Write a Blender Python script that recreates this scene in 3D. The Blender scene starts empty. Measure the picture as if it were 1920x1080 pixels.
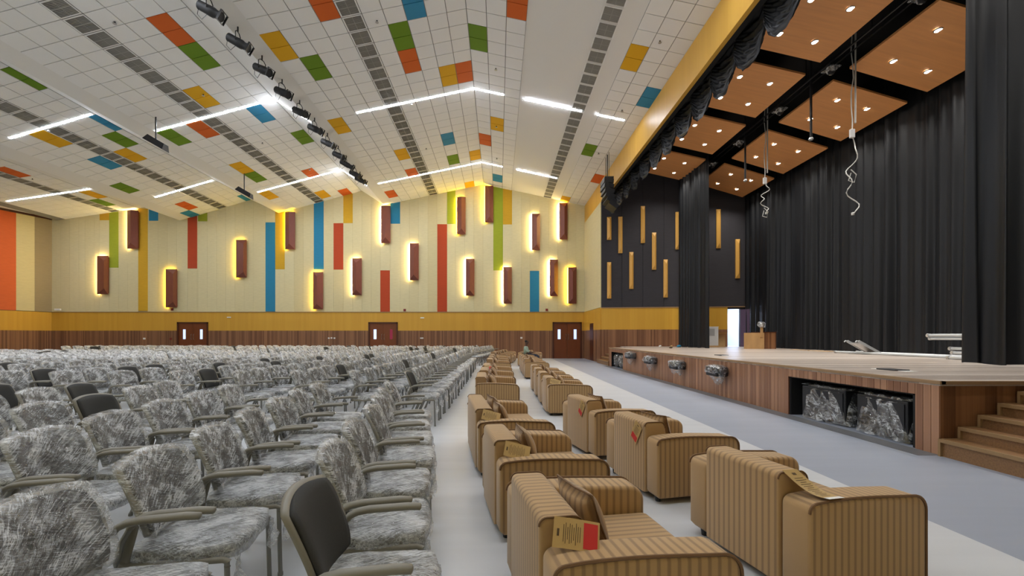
import bpy, bmesh, math, random
from mathutils import Vector, Matrix
random.seed(7)
R = math.radians
S = bpy.context.scene
COL = S.collection

# ------------------------------------------------------------------ camera, exposure
cam_d = bpy.data.cameras.new('camera'); cam = bpy.data.objects.new('camera', cam_d); COL.objects.link(cam)
cam.location = (0, 0, 1.42); cam.rotation_euler = (R(90), 0, 0)
cam_d.sensor_width = 36; cam_d.lens = 36*815/1920
cam_d.shift_x = 25/1920; cam_d.shift_y = 90/1920
cam_d.clip_start = .02; cam_d.clip_end = 200
S.camera = cam
S.view_settings.view_transform = 'Standard'; S.view_settings.look = 'None'
S.view_settings.exposure = 0.12; S.view_settings.gamma = 1; S.view_settings.use_curve_mapping = False
S.cycles.transparent_max_bounces = 24
W = bpy.data.worlds.new('world'); S.world = W; W.use_nodes = True
W.node_tree.nodes['Background'].inputs[0].default_value = (.8, .85, 1, 1)
W.node_tree.nodes['Background'].inputs[1].default_value = .25
BAR_STRENGTH = 105.0      # the ceiling light bars
STAGE_SPOT = 130.0        # watts of each stage downlight
LED_STRENGTH = 52.0      # strips behind the wall boxes

# ------------------------------------------------------------------ materials
def lin(c):
    return tuple((x/255/12.92 if x/255 <= .04045 else ((x/255+.055)/1.055)**2.4) for x in c) + (1,)
def mat(name, rgb, rough=.6, metal=0, spec=.5, emit=None, estr=0, nz=None, bump=0, coat=0):
    m = bpy.data.materials.new(name); m.use_nodes = True
    nt = m.node_tree; b = nt.nodes['Principled BSDF']
    c = lin(rgb)
    b.inputs['Base Color'].default_value = c
    b.inputs['Roughness'].default_value = rough; b.inputs['Metallic'].default_value = metal
    b.inputs['Specular IOR Level'].default_value = spec
    if coat: b.inputs['Coat Weight'].default_value = coat; b.inputs['Coat Roughness'].default_value = .15
    if emit:
        b.inputs['Emission Color'].default_value = lin(emit); b.inputs['Emission Strength'].default_value = estr
    if nz:      # nz = (scale vector, noise scale, amount)
        sc, ns, am = nz
        tc = nt.nodes.new('ShaderNodeTexCoord'); mp = nt.nodes.new('ShaderNodeMapping'); mp.inputs['Scale'].default_value = sc
        n = nt.nodes.new('ShaderNodeTexNoise'); n.inputs['Scale'].default_value = ns; n.inputs['Detail'].default_value = 4
        mr = nt.nodes.new('ShaderNodeMapRange'); mr.inputs['From Min'].default_value = .25; mr.inputs['From Max'].default_value = .75
        mr.inputs['To Min'].default_value = 1-am; mr.inputs['To Max'].default_value = 1+am
        mx = nt.nodes.new('ShaderNodeVectorMath'); mx.operation = 'SCALE'
        mx.inputs[0].default_value = c[:3]
        L = nt.links
        L.new(tc.outputs['Object'], mp.inputs['Vector']); L.new(mp.outputs[0], n.inputs['Vector'])
        L.new(n.outputs['Fac'], mr.inputs['Value']); L.new(mr.outputs[0], mx.inputs['Scale']); L.new(mx.outputs[0], b.inputs['Base Color'])
        if bump:
            bp = nt.nodes.new('ShaderNodeBump'); bp.inputs['Strength'].default_value = bump; bp.inputs['Distance'].default_value = .01
            L.new(n.outputs['Fac'], bp.inputs['Height']); L.new(bp.outputs[0], b.inputs['Normal'])
    return m
def wood(name, ca, cb, axis='Y', freq=9.0, fine=.5, rough=.4, groove=0.0, randcol=False, along=.25):
    """strip laminate: tone changes in bands across `axis`, grain runs along Z (or X for floors)"""
    m = bpy.data.materials.new(name); m.use_nodes = True
    nt = m.node_tree; L = nt.links; b = nt.nodes['Principled BSDF']; b.inputs['Roughness'].default_value = rough
    tc = nt.nodes.new('ShaderNodeTexCoord'); sp = nt.nodes.new('ShaderNodeSeparateXYZ'); L.new(tc.outputs['Object'], sp.inputs[0])
    if axis == 'XY':
        ad = nt.nodes.new('ShaderNodeMath'); ad.operation = 'ADD'; L.new(sp.outputs['X'], ad.inputs[0]); L.new(sp.outputs['Y'], ad.inputs[1]); src = ad.outputs[0]
    else: src = sp.outputs[axis]
    mu = nt.nodes.new('ShaderNodeMath'); mu.operation = 'MULTIPLY'; mu.inputs[1].default_value = freq; L.new(src, mu.inputs[0])
    fl = nt.nodes.new('ShaderNodeMath'); fl.operation = 'FLOOR'; L.new(mu.outputs[0], fl.inputs[0])
    if randcol:
        oi = nt.nodes.new('ShaderNodeObjectInfo'); ad2 = nt.nodes.new('ShaderNodeMath'); ad2.operation = 'MULTIPLY_ADD'
        L.new(oi.outputs['Random'], ad2.inputs[0]); ad2.inputs[1].default_value = 97; L.new(fl.outputs[0], ad2.inputs[2]); seed = ad2.outputs[0]
    else: seed = fl.outputs[0]
    wn = nt.nodes.new('ShaderNodeTexWhiteNoise'); wn.noise_dimensions = '1D'; L.new(seed, wn.inputs['W'])
    mp = nt.nodes.new('ShaderNodeMapping'); L.new(tc.outputs['Object'], mp.inputs['Vector'])
    mp.inputs['Scale'].default_value = (30, 30, along) if axis != 'Z' else (along, 30, 30)
    if axis == 'FLOORY': pass
    n = nt.nodes.new('ShaderNodeTexNoise'); n.inputs['Scale'].default_value = 2.0; n.inputs['Detail'].default_value = 5; L.new(mp.outputs[0], n.inputs['Vector'])
    a = nt.nodes.new('ShaderNodeMath'); a.operation = 'MULTIPLY_ADD'; L.new(n.outputs['Fac'], a.inputs[0]); a.inputs[1].default_value = fine
    m2 = nt.nodes.new('ShaderNodeMath'); m2.operation = 'MULTIPLY'; L.new(wn.outputs['Value'], m2.inputs[0]); m2.inputs[1].default_value = 1-fine
    L.new(m2.outputs[0], a.inputs[2])
    r = nt.nodes.new('ShaderNodeValToRGB'); r.color_ramp.elements[0].position = .2; r.color_ramp.elements[1].position = .8
    r.color_ramp.elements[0].color = lin(ca); r.color_ramp.elements[1].color = lin(cb); L.new(a.outputs[0], r.inputs[0])
    L.new(r.outputs[0], b.inputs['Base Color'])
    if groove:
        fr = nt.nodes.new('ShaderNodeMath'); fr.operation = 'FRACT'; L.new(mu.outputs[0], fr.inputs[0])
        pp = nt.nodes.new('ShaderNodeMath'); pp.operation = 'PINGPONG'; pp.inputs[1].default_value = .5; L.new(fr.outputs[0], pp.inputs[0])
        mn = nt.nodes.new('ShaderNodeMath'); mn.operation = 'MINIMUM'; mn.inputs[1].default_value = .12; L.new(pp.outputs[0], mn.inputs[0])
        bp = nt.nodes.new('ShaderNodeBump'); bp.inputs['Strength'].default_value = groove; bp.inputs['Distance'].default_value = .05
        L.new(mn.outputs[0], bp.inputs['Height']); L.new(bp.outputs[0], b.inputs['Normal'])
    return m
def fabric_stripe(name, axis):
    m = bpy.data.materials.new(name); m.use_nodes = True
    nt = m.node_tree; L = nt.links; b = nt.nodes['Principled BSDF']; b.inputs['Roughness'].default_value = .85
    b.inputs['Specular IOR Level'].default_value = .2; b.inputs['Sheen Weight'].default_value = .25
    tc = nt.nodes.new('ShaderNodeTexCoord'); sp = nt.nodes.new('ShaderNodeSeparateXYZ'); L.new(tc.outputs['Object'], sp.inputs[0])
    n = nt.nodes.new('ShaderNodeTexNoise'); n.inputs['Scale'].default_value = 5; L.new(tc.outputs['Object'], n.inputs['Vector'])
    mu = nt.nodes.new('ShaderNodeMath'); mu.operation = 'MULTIPLY'; mu.inputs[1].default_value = 2*math.pi/.044; L.new(sp.outputs[axis], mu.inputs[0])
    si = nt.nodes.new('ShaderNodeMath'); si.operation = 'SINE'; L.new(mu.outputs[0], si.inputs[0])
    mr = nt.nodes.new('ShaderNodeMapRange'); mr.interpolation_type = 'SMOOTHSTEP'; mr.inputs['From Min'].default_value = -.95; mr.inputs['From Max'].default_value = .1; L.new(si.outputs[0], mr.inputs['Value'])
    mix = nt.nodes.new('ShaderNodeMix'); mix.data_type = 'RGBA'; mix.inputs['A'].default_value = lin((148, 119, 86)); mix.inputs['B'].default_value = lin((180, 147, 104))
    L.new(mr.outputs[0], mix.inputs['Factor']); L.new(mix.outputs['Result'], b.inputs['Base Color'])
    w = nt.nodes.new('ShaderNodeTexNoise'); w.inputs['Scale'].default_value = 420; L.new(tc.outputs['Object'], w.inputs['Vector'])
    bp = nt.nodes.new('ShaderNodeBump'); bp.inputs['Strength'].default_value = .25; bp.inputs['Distance'].default_value = .003
    L.new(w.outputs['Fac'], bp.inputs['Height']); L.new(bp.outputs[0], b.inputs['Normal'])
    return m
def film(name, lo=.04, hi=.8, sc=(5, 60, 18), rot=(.5, .3, .4), tint=(225, 228, 230), p0=.44, p1=.66, warp=.05, s1=.75, s2=.6, w1=9., w2=14., zs=8., zmin=.36):
    m = bpy.data.materials.new(name); m.use_nodes = True
    nt = m.node_tree; L = nt.links; b = nt.nodes['Principled BSDF']; out = nt.nodes['Material Output']
    b.inputs['Base Color'].default_value = lin(tint); b.inputs['Roughness'].default_value = .25
    tc = nt.nodes.new('ShaderNodeTexCoord'); oi = nt.nodes.new('ShaderNodeObjectInfo')
    ad = nt.nodes.new('ShaderNodeVectorMath'); ad.operation = 'ADD'; L.new(tc.outputs['Object'], ad.inputs[0])
    ml = nt.nodes.new('ShaderNodeMath'); ml.operation = 'MULTIPLY'; ml.inputs[1].default_value = 40; L.new(oi.outputs['Random'], ml.inputs[0]); L.new(ml.outputs[0], ad.inputs[1])
    w = nt.nodes.new('ShaderNodeTexNoise'); w.inputs['Scale'].default_value = 3.5; L.new(ad.outputs[0], w.inputs['Vector'])
    wv = nt.nodes.new('ShaderNodeVectorMath'); wv.operation = 'SCALE'; wv.inputs['Scale'].default_value = warp; L.new(w.outputs['Color'], wv.inputs[0])
    a2 = nt.nodes.new('ShaderNodeVectorMath'); a2.operation = 'ADD'; L.new(ad.outputs[0], a2.inputs[0]); L.new(wv.outputs[0], a2.inputs[1])
    mp = nt.nodes.new('ShaderNodeMapping'); mp.inputs['Rotation'].default_value = rot; mp.vector_type = 'TEXTURE'; mp.inputs['Scale'].default_value = tuple(1/q for q in sc); L.new(a2.outputs[0], mp.inputs['Vector'])
    n = nt.nodes.new('ShaderNodeTexNoise'); n.inputs['Scale'].default_value = 1.0; n.inputs['Detail'].default_value = 5; n.inputs['Roughness'].default_value = .65; L.new(mp.outputs[0], n.inputs['Vector'])
    def math_(op, x, y=None, c=None):
        k = nt.nodes.new('ShaderNodeMath'); k.operation = op
        for i, q in enumerate((x, y, c)):
            if q is None: continue
            if isinstance(q, (int, float)): k.inputs[i].default_value = q
            else: L.new(q, k.inputs[i])
        return k.outputs[0]
    def ridge(src, width): return math_('MAXIMUM', math_('SUBTRACT', 1.0, math_('MULTIPLY', math_('ABSOLUTE', math_('SUBTRACT', src, .5)), width)), 0.0)
    mp2 = nt.nodes.new('ShaderNodeMapping'); mp2.vector_type = 'TEXTURE'; mp2.inputs['Rotation'].default_value = (rot[0]*-.5-.1, rot[1], rot[2]*-.8); mp2.inputs['Scale'].default_value = (.8/sc[0], .8/sc[1], .8/sc[2]); L.new(a2.outputs[0], mp2.inputs['Vector'])
    n2 = nt.nodes.new('ShaderNodeTexNoise'); n2.inputs['Scale'].default_value = 1.4; n2.inputs['Detail'].default_value = 3; L.new(mp2.outputs[0], n2.inputs['Vector'])
    hz = nt.nodes.new('ShaderNodeTexNoise'); hz.inputs['Scale'].default_value = 9; hz.inputs['Detail'].default_value = 2; L.new(ad.outputs[0], hz.inputs['Vector'])
    haze = nt.nodes.new('ShaderNodeMapRange'); haze.inputs['From Min'].default_value = p0; haze.inputs['From Max'].default_value = p1
    haze.inputs['To Min'].default_value = lo; haze.inputs['To Max'].default_value = hi; L.new(hz.outputs['Fac'], haze.inputs['Value'])
    tot = math_('ADD', haze.outputs[0], math_('MULTIPLY', ridge(n.outputs['Fac'], w1), s1))
    zn = nt.nodes.new('ShaderNodeTexNoise'); zn.inputs['Scale'].default_value = zs; zn.inputs['Detail'].default_value = 2; L.new(a2.outputs[0], zn.inputs['Vector'])
    zone = nt.nodes.new('ShaderNodeMapRange'); zone.inputs['From Min'].default_value = .42; zone.inputs['From Max'].default_value = .60
    zone.inputs['To Min'].default_value = zmin; zone.inputs['To Max'].default_value = 1.2; L.new(zn.outputs['Fac'], zone.inputs['Value'])
    r_ = nt.nodes.new('ShaderNodeMath'); r_.operation = 'MINIMUM'; r_.inputs[1].default_value = .92
    L.new(math_('MULTIPLY', math_('ADD', tot, math_('MULTIPLY', ridge(n2.outputs['Fac'], w2), s2)), zone.outputs[0]), r_.inputs[0]); r = r_
    bp = nt.nodes.new('ShaderNodeBump'); bp.inputs['Strength'].default_value = .9; bp.inputs['Distance'].default_value = .02
    L.new(n.outputs['Fac'], bp.inputs['Height']); L.new(bp.outputs[0], b.inputs['Normal'])
    tr = nt.nodes.new('ShaderNodeBsdfTransparent'); gl = nt.nodes.new('ShaderNodeBsdfGlossy'); gl.inputs['Roughness'].default_value = .12; L.new(bp.outputs[0], gl.inputs['Normal'])
    m1 = nt.nodes.new('ShaderNodeMixShader'); m1.inputs[0].default_value = .12; L.new(tr.outputs[0], m1.inputs[1]); L.new(gl.outputs[0], m1.inputs[2])
    m2 = nt.nodes.new('ShaderNodeMixShader'); L.new(r.outputs[0], m2.inputs[0]); L.new(m1.outputs[0], m2.inputs[1]); L.new(b.outputs[0], m2.inputs[2])
    L.new(m2.outputs[0], out.inputs['Surface'])
    return m
M = {}
M['gyp'] = mat('gypsum_paint', (230, 229, 226), .9)
M['tile'] = mat('ceiling_tile_white', (236, 236, 235), .9)
M['gridm'] = mat('ceiling_grid_grey', (134, 133, 131), .8)  # plain grey backing, seen as thin joint lines between the tiles
M['O'] = mat('tile_orange', (208, 96, 24), .8); M['G'] = mat('tile_green', (100, 136, 10), .8)
M['Y'] = mat('tile_yellow', (222, 168, 4), .8); M['B'] = mat('tile_blue', (44, 134, 176), .8)
M['grille'] = mat('grille_metal', (178, 177, 172), .7); M['grilleback'] = mat('grille_dark', (152, 151, 147), .8)
M['beige'] = mat('fabric_beige', (208, 196, 152), .9, nz=((3, 3, 14), 1.2, .05))
M['beige2'] = mat('fabric_pale_beige', (210, 199, 156), .9, nz=((3, 3, 14), 1.2, .05))
M['beige3'] = mat('fabric_tan_beige', (204, 191, 146), .9, nz=((3, 3, 14), 1.2, .05))
M['taupew'] = mat('fabric_taupe', (150, 134, 104), .9, nz=((3, 3, 14), 1.2, .05))
M['Wred'] = mat('fabric_red', (176, 66, 30), .9, nz=((3, 3, 14), 1.2, .05)); M['Wblue'] = mat('fabric_blue', (38, 124, 160), .9, nz=((3, 3, 14), 1.2, .05))
M['Wgreen'] = mat('fabric_green', (150, 160, 36), .9, nz=((3, 3, 14), 1.2, .05)); M['Wgold'] = mat('fabric_gold', (200, 156, 34), .9, nz=((3, 3, 14), 1.2, .05))
M['Worange'] = mat('fabric_orange', (206, 98, 50), .9, nz=((3, 3, 14), 1.2, .05))
M['band'] = wood('yellow_wood', (196, 146, 44), (208, 160, 54), 'XY', 6, .7, .5)
M['fascia'] = wood('fascia_yellow_wood', (206, 156, 58), (218, 170, 70), 'XY', 5, .7, .42)
M['wains'] = wood('wainscot_wood', (98, 62, 40), (150, 106, 74), 'XY', 15, .5, .45, groove=.6)
M['slatw'] = wood('slat_wood', (122, 82, 60), (178, 134, 104), 'Y', 12, .55, .4, randcol=True)
M['sidewood'] = wood('stage_side_wood', (96, 60, 36), (150, 104, 68), 'XY', 14, .5, .4)
M['doorw'] = wood('door_wood', (104, 52, 22), (122, 64, 28), 'XY', 2, .8, .35)
M['dframe'] = mat('door_frame_brown', (74, 34, 16), .4)
M['box'] = mat('box_brown', (118, 62, 48), .5, nz=((1, 1, .2), 18, .1))
M['black'] = mat('black_paint', (14, 14, 16), .8)
M['darkw'] = mat('charcoal_fabric', (52, 50, 54), .9, nz=((3, 3, 20), 1.2, .1))
M['goldp'] = mat('gold_wood_panel', (216, 164, 78), .5)
M['velvet'] = mat('black_curtain', (17, 19, 23), .5, spec=.35)
M['floor'] = mat('grey_vinyl', (150, 156, 168), .42, nz=((.25, 3, 1), 1.5, .05))
M['sheet'] = mat('pale_sheet', (196, 198, 200), .38, nz=((.12, 3.2, 1), 1.6, .06), bump=.15)
M['stagef'] = wood('stage_planks', (152, 138, 126), (208, 196, 184), 'Y', 7, .45, .3, along=30)
M['rim'] = mat('stage_rim_wood', (150, 120, 86), .5)
M['stepw'] = wood('step_wood', (104, 72, 44), (150, 112, 72), 'Z', 3, .8, .4, along=2)
M['stepn'] = mat('step_nosing', (146, 116, 78), .5)
M['panel'] = mat('stage_ceiling_wood', (226, 160, 98), .5, nz=((.4, 6, 1), 2, .07))
M['lamp'] = mat('lamp_white', (255, 255, 255), .5, emit=(255, 252, 245), estr=18)
M['bar'] = mat('light_bar', (255, 255, 255), .5, emit=(238, 244, 255), estr=BAR_STRENGTH)
M['ledW'] = mat('led_warm_white', (255, 255, 255), .5, emit=(255, 226, 150), estr=LED_STRENGTH)
M['ledY'] = mat('led_yellow', (255, 255, 255), .5, emit=(255, 214, 50), estr=LED_STRENGTH*.75)
M['pane'] = mat('lit_pane', (220, 230, 255), .2, emit=(190, 212, 255), estr=1.0)
M['panered'] = mat('dark_pane', (110, 30, 50), .2, emit=(150, 40, 70), estr=.4)
M['steel'] = mat('steel', (190, 190, 190), .3, .9)
M['tube'] = mat('chair_grey_tube', (134, 134, 130), .4, .3)
M['taupe'] = mat('chair_taupe_plastic', (128, 124, 112), .5)
M['pad'] = mat('chair_charcoal_fabric', (50, 50, 48), .85, nz=((1, 1, 1), 300, .2))
M['film'] = film('plastic_film_back', sc=(8, 6, 62), rot=(.55, 0, .1), lo=.08, hi=.42, p0=.44, p1=.72, s1=.62, s2=.52, w1=18, w2=24, zs=10, zmin=.4)
M['film2'] = film('plastic_film_seat', sc=(6, 60, 30), rot=(.1, 0, .45), lo=.26, hi=.50, p0=.38, p1=.70, s1=.5, s2=.45, w1=17, w2=22, zmin=.7)
M['filmfar'] = film('plastic_film_far', sc=(8, 7, 30), rot=(.5, 0, .3), lo=.2, hi=.62, p0=.38, p1=.66, s1=.5, s2=.35, w1=13, zmin=.65)
M['filmbig'] = film('plastic_film_loose', sc=(3, 3, 12), rot=(.7, .2, .4), lo=.0, hi=.34, p0=.45, p1=.75, warp=.3, s1=.35, s2=.4, w1=20, w2=26)
M['sx'] = fabric_stripe('striped_fabric_arm', 'X'); M['sy'] = fabric_stripe('striped_fabric_back', 'Y')
M['pipe'] = mat('piping', (112, 82, 52), .8)
M['foot'] = mat('foot_black', (14, 14, 14), .4)
M['kraft'] = mat('kraft_card', (188, 156, 98), .5); M['redp'] = mat('red_print', (196, 40, 40), .5); M['ink'] = mat('ink_print', (84, 66, 44), .6); M['whitep'] = mat('white_card', (228, 228, 224), .6)
M['spk'] = mat('speaker_black', (26, 27, 30), .6); M['spkg'] = mat('speaker_grille', (44, 46, 50), .5, .4)
M['galv'] = mat('galvanised_steel', (190, 194, 196), .38, .5)
M['ply'] = mat('plywood', (186, 146, 96), .6, nz=((1, 1, .3), 5, .12)); M['card'] = mat('cardboard', (176, 142, 96), .8); M['cardw'] = mat('white_carton', (196, 196, 196), .8)
M['cable'] = mat('white_cable', (190, 190, 186), .5)
M['skin'] = mat('skin', (84, 56, 42), .6); M['shirt'] = mat('shirt_green', (150, 168, 150), .9); M['trou'] = mat('trousers_navy', (40, 44, 58), .9); M['hair'] = mat('hair_black', (16, 14, 14), .8)
M['fire'] = mat('alarm_red', (120, 30, 24), .5)

# ------------------------------------------------------------------ mesh builder
def link(o, parent=None):
    COL.objects.link(o)
    if parent is not None: o.parent = parent
    return o
class MB:
    def __init__(s): s.v = []; s.f = []; s.m = []; s.mi = 0
    def add(s, vs, fs):
        b = len(s.v); s.v += [tuple(v) for v in vs]
        for f in fs: s.f.append(tuple(b+i for i in f)); s.m.append(s.mi)
        return s
    def box(s, x0, x1, y0, y1, z0, z1, mtx=None):
        vs = [Vector((x, y, z)) for z in (z0, z1) for y in (y0, y1) for x in (x0, x1)]
        if mtx: vs = [mtx @ v for v in vs]
        return s.add(vs, [(0, 2, 3, 1), (4, 5, 7, 6), (0, 1, 5, 4), (2, 6, 7, 3), (0, 4, 6, 2), (1, 3, 7, 5)])
    def quad(s, a, b, c, d): return s.add([a, b, c, d], [(0, 1, 2, 3)])
    def bbox(s, x0, x1, y0, y1, z0, z1, r=.02, seg=3, mtx=None):
        bm = bmesh.new(); bmesh.ops.create_cube(bm, size=1)
        for v in bm.verts: v.co = Vector(((x0+x1)/2+v.co.x*(x1-x0), (y0+y1)/2+v.co.y*(y1-y0), (z0+z1)/2+v.co.z*(z1-z0)))
        bmesh.ops.bevel(bm, geom=bm.edges[:], offset=r, segments=seg, affect='EDGES', profile=.5)
        return s.bm(bm, mtx)
    def bm(s, bm, mtx=None):
        bm.verts.ensure_lookup_table()
        for i, v in enumerate(bm.verts): v.index = i
        s.add([(mtx @ v.co if mtx else v.co) for v in bm.verts], [[v.index for v in f.verts] for f in bm.faces]); bm.free(); return s
    def tube(s, pts, r, n=8, cap=True, flat=1.0):
        pts = [Vector(p) for p in pts]; rs = r if isinstance(r, (list, tuple)) else [r]*len(pts)
        vs = []; up = Vector((0, 0, 1))
        for i, p in enumerate(pts):
            d = (pts[min(i+1, len(pts)-1)]-pts[max(i-1, 0)]).normalized()
            a = d.cross(up)
            if a.length < .15: a = d.cross(Vector((1, 0, 0)))
            a.normalize(); b = d.cross(a).normalized()
            for k in range(n):
                t = 2*math.pi*k/n; vs.append(p + a*math.cos(t)*rs[i]*flat + b*math.sin(t)*rs[i])
        fs = [(i*n+k, i*n+(k+1) % n, (i+1)*n+(k+1) % n, (i+1)*n+k) for i in range(len(pts)-1) for k in range(n)]
        if cap: fs += [tuple(range(n-1, -1, -1)), tuple(range((len(pts)-1)*n, len(pts)*n))]
        return s.add(vs, fs)
    def grid(s, fn, nu, nv, closeu=False):
        vs = [fn(i/nu, j/nv) for j in range(nv+1) for i in range(nu+1)]
        w = nu+1
        return s.add(vs, [(j*w+i, j*w+i+1, (j+1)*w+i+1, (j+1)*w+i) for j in range(nv) for i in range(nu)])
    def lathe(s, prof, n=12, mtx=None, cap=True):
        vs = []
        for r, z in prof:
            for k in range(n):
                t = 2*math.pi*k/n; v = Vector((r*math.cos(t), r*math.sin(t), z)); vs.append(mtx @ v if mtx else v)
        fs = [(i*n+k, i*n+(k+1) % n, (i+1)*n+(k+1) % n, (i+1)*n+k) for i in range(len(prof)-1) for k in range(n)]
        if cap: fs += [tuple(range(n-1, -1, -1)), tuple(range((len(prof)-1)*n, len(prof)*n))]
        return s.add(vs, fs)
    def pillow(s, front, back, nu, nv):
        """closed skin from two maps over the square, joined along the rim"""
        w = nu+1; vs = [front(i/nu, j/nv) for j in range(nv+1) for i in range(nu+1)]
        fs = [(j*w+i, j*w+i+1, (j+1)*w+i+1, (j+1)*w+i) for j in range(nv) for i in range(nu)]
        N = len(vs); vs += [back(i/nu, j/nv) for j in range(nv+1) for i in range(nu+1)]
        fs += [(N+j*w+i, N+(j+1)*w+i, N+(j+1)*w+i+1, N+j*w+i+1) for j in range(nv) for i in range(nu)]
        rim = [i for i in range(nu)] + [j*w+nu for j in range(nv)] + [nv*w+i for i in range(nu, 0, -1)] + [j*w for j in range(nv, 0, -1)]
        for k in range(len(rim)):
            a, b = rim[k], rim[(k+1) % len(rim)]; fs.append((a, N+a, N+b, b))
        return s.add(vs, fs)
    def mesh(s, name, mats, smooth=0):
        me = bpy.data.meshes.new(name); me.from_pydata(s.v, [], s.f)
        for m in (mats if isinstance(mats, (list, tuple)) else [mats]): me.materials.append(m)
        if len(me.materials) > 1: me.polygons.foreach_set('material_index', s.m)
        if smooth:
            me.polygons.foreach_set('use_smooth', [True]*len(me.polygons)); me.update()
            if smooth < 180: me.set_sharp_from_angle(angle=R(smooth))
        me.update(); return me
    def build(s, name, mats, parent=None, smooth=0):
        return link(bpy.data.objects.new(name, s.mesh(name, mats, smooth)), parent)
def put(name, me, parent=None, loc=(0, 0, 0), rz=0):
    o = bpy.data.objects.new(name, me); o.location = loc; o.rotation_euler = (0, 0, rz); return link(o, parent)
def tag(o, label=None, cat=None, group=None, kind=None):
    if label: o['label'] = label
    if cat: o['category'] = cat
    if group: o['group'] = group
    if kind: o['kind'] = kind
    return o
def empty(name, loc=(0, 0, 0), rz=0):
    o = bpy.data.objects.new(name, None); o.location = loc; o.rotation_euler = (0, 0, rz); o.empty_display_size = .1; return link(o)
def struct(o): o['kind'] = 'structure'; return o
def copy_tree(o, parent=None):
    c = o.copy(); COL.objects.link(c); c.parent = parent
    for ch in KIDS.get(o.name, []): copy_tree(ch, c)
    return c
KIDS = {}
def reg(root):
    kids = [o for o in COL.objects if o.parent == root]
    KIDS[root.name] = kids
    for k in kids:
        KIDS[k.name] = [o for o in COL.objects if o.parent == k]
ORD = ['first', 'second', 'third', 'fourth', 'fifth', 'sixth', 'seventh', 'eighth', 'ninth', 'tenth', 'eleventh', 'twelfth', 'thirteenth', 'fourteenth', 'fifteenth', 'sixteenth',
       'seventeenth', 'eighteenth', 'nineteenth', 'twentieth', 'twenty-first', 'twenty-second', 'twenty-third', 'twenty-fourth', 'twenty-fifth', 'twenty-sixth', 'twenty-seventh', 'twenty-eighth']

# ------------------------------------------------------------------ floor
YN, YF = -1.75, 27.55            # near and far walls
XS = 5.25                        # stage front
fl = struct(MB().box(-34, 14, YN-.1, YF+.1, -.1, 0).build('floor', M['floor']))
MB().box(-34, 3.3, YN, YF, 0, .004).build('protective_sheet', M['sheet'], fl)['label'] = 'pale protective sheet under the seats'
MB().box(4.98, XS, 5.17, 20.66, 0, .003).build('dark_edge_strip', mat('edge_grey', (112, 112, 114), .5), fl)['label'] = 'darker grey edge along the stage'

# ------------------------------------------------------------------ far wall
ZB, ZY = 1.76, 2.92
f = 815.0
def wx(px): return (px-935)/f*YF
def wz(py): return 1.42+(630-py)/f*YF
P = [(-28.33, 8.89), (-27.11, 8.89), (-22.5, 9.57), (-20.2, 8.74), (-15.7, 10.07), (-13.95, 9.21), (-8.7, 10.63), (-7.27, 9.73), (-.95, 11.04), (5.5, 9.67)]
def ceil_z(x):
    for (a, za), (b, zb) in zip(P, P[1:]):
        if a <= x <= b: return za+(zb-za)*(x-a)/(b-a)
    return P[0][1] if x < P[0][0] else P[-1][1]
wf = struct(MB().box(-29, 5.6, YF+.05, YF+.25, 0, 11.4).build('wall_far', M['beige']))
DOORS = [(333, 391), (691, 746), (1036, 1090.5)]
dx = [(wx(a), wx(b)) for a, b in DOORS]; DH = wz(604)
def banded(x0, x1, z0, z1, name, m, gaps=True):
    xs = [x0]
    for a, b in dx: xs += [a, b]
    xs.append(x1)
    mb = MB()
    for i in range(0, len(xs), 2): mb.box(xs[i], xs[i+1], YF-.02, YF+.05, z0, z1)
    if z1 > DH:
        for a, b in dx: mb.box(a, b, YF-.02, YF+.05, max(z0, DH), z1)
    return mb.build(name, m, wf)
banded(-28.4, 5.5, 0, ZB, 'wainscot', M['wains'])['label'] = 'grooved brown wood wainscot'
banded(-28.4, 5.5, ZB, ZY, 'wood_band', M['band'])['label'] = 'yellow wood band'
MB().box(-28.4, 5.5, YF-.05, YF+.05, ZY, ZY+.035).build('band_trim', M['rim'], wf)
# upholstered panels, one object each
cols = [(187, 205, None, 413, 'Wgold'), (205, 222.5, None, 502, 'Wgreen'), (259.5, 277.5, None, 583, 'Wgold'), (279.5, 297, None, 414, 'Wblue'), (352, 370, None, 503.5, 'Wred'),
        (371.5, 389, None, 415, 'Wgreen'), (498, 516, 417, 584, 'Wblue'), (516.3, 534, None, 505, 'Wgold'), (588.5, 607, None, 504.7, 'Wblue'), (625.5, 643, 418.5, 505.5, 'Wred'),
        (643.8, 661.5, None, 418.5, 'Wgold'), (732.3, 750.2, None, 419.5, 'Wblue'), (713.2, 731, 507, 584.5, 'Wred'), (820, 837.5, 420.5, 585, 'Wred'), (838.3, 854, None, 420, 'Wgreen'),
        (925, 942.5, None, 507, 'Wgreen'), (943, 960, None, 421, 'Wgold'), (993.5, 1011, 508, 585, 'Wblue')]
def tone(px):
    random.seed(int(px)); return M[random.choice(['beige', 'beige', 'beige2', 'beige2', 'beige3'])]
edges = sorted(set([97, 131, 160, 1097] + [c[0] for c in cols] + [c[1] for c in cols]))
px = edges[0]; cells = []
es = [97]
for e in edges[1:]:
    while e-es[-1] > 26: es.append(es[-1]+17.3)
    if e-es[-1] > 1.2: es.append(e)
    else: es[-1] = e
NAMEC = {'Wred': 'brick red', 'Wblue': 'blue', 'Wgreen': 'lime green', 'Wgold': 'golden yellow'}
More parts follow.
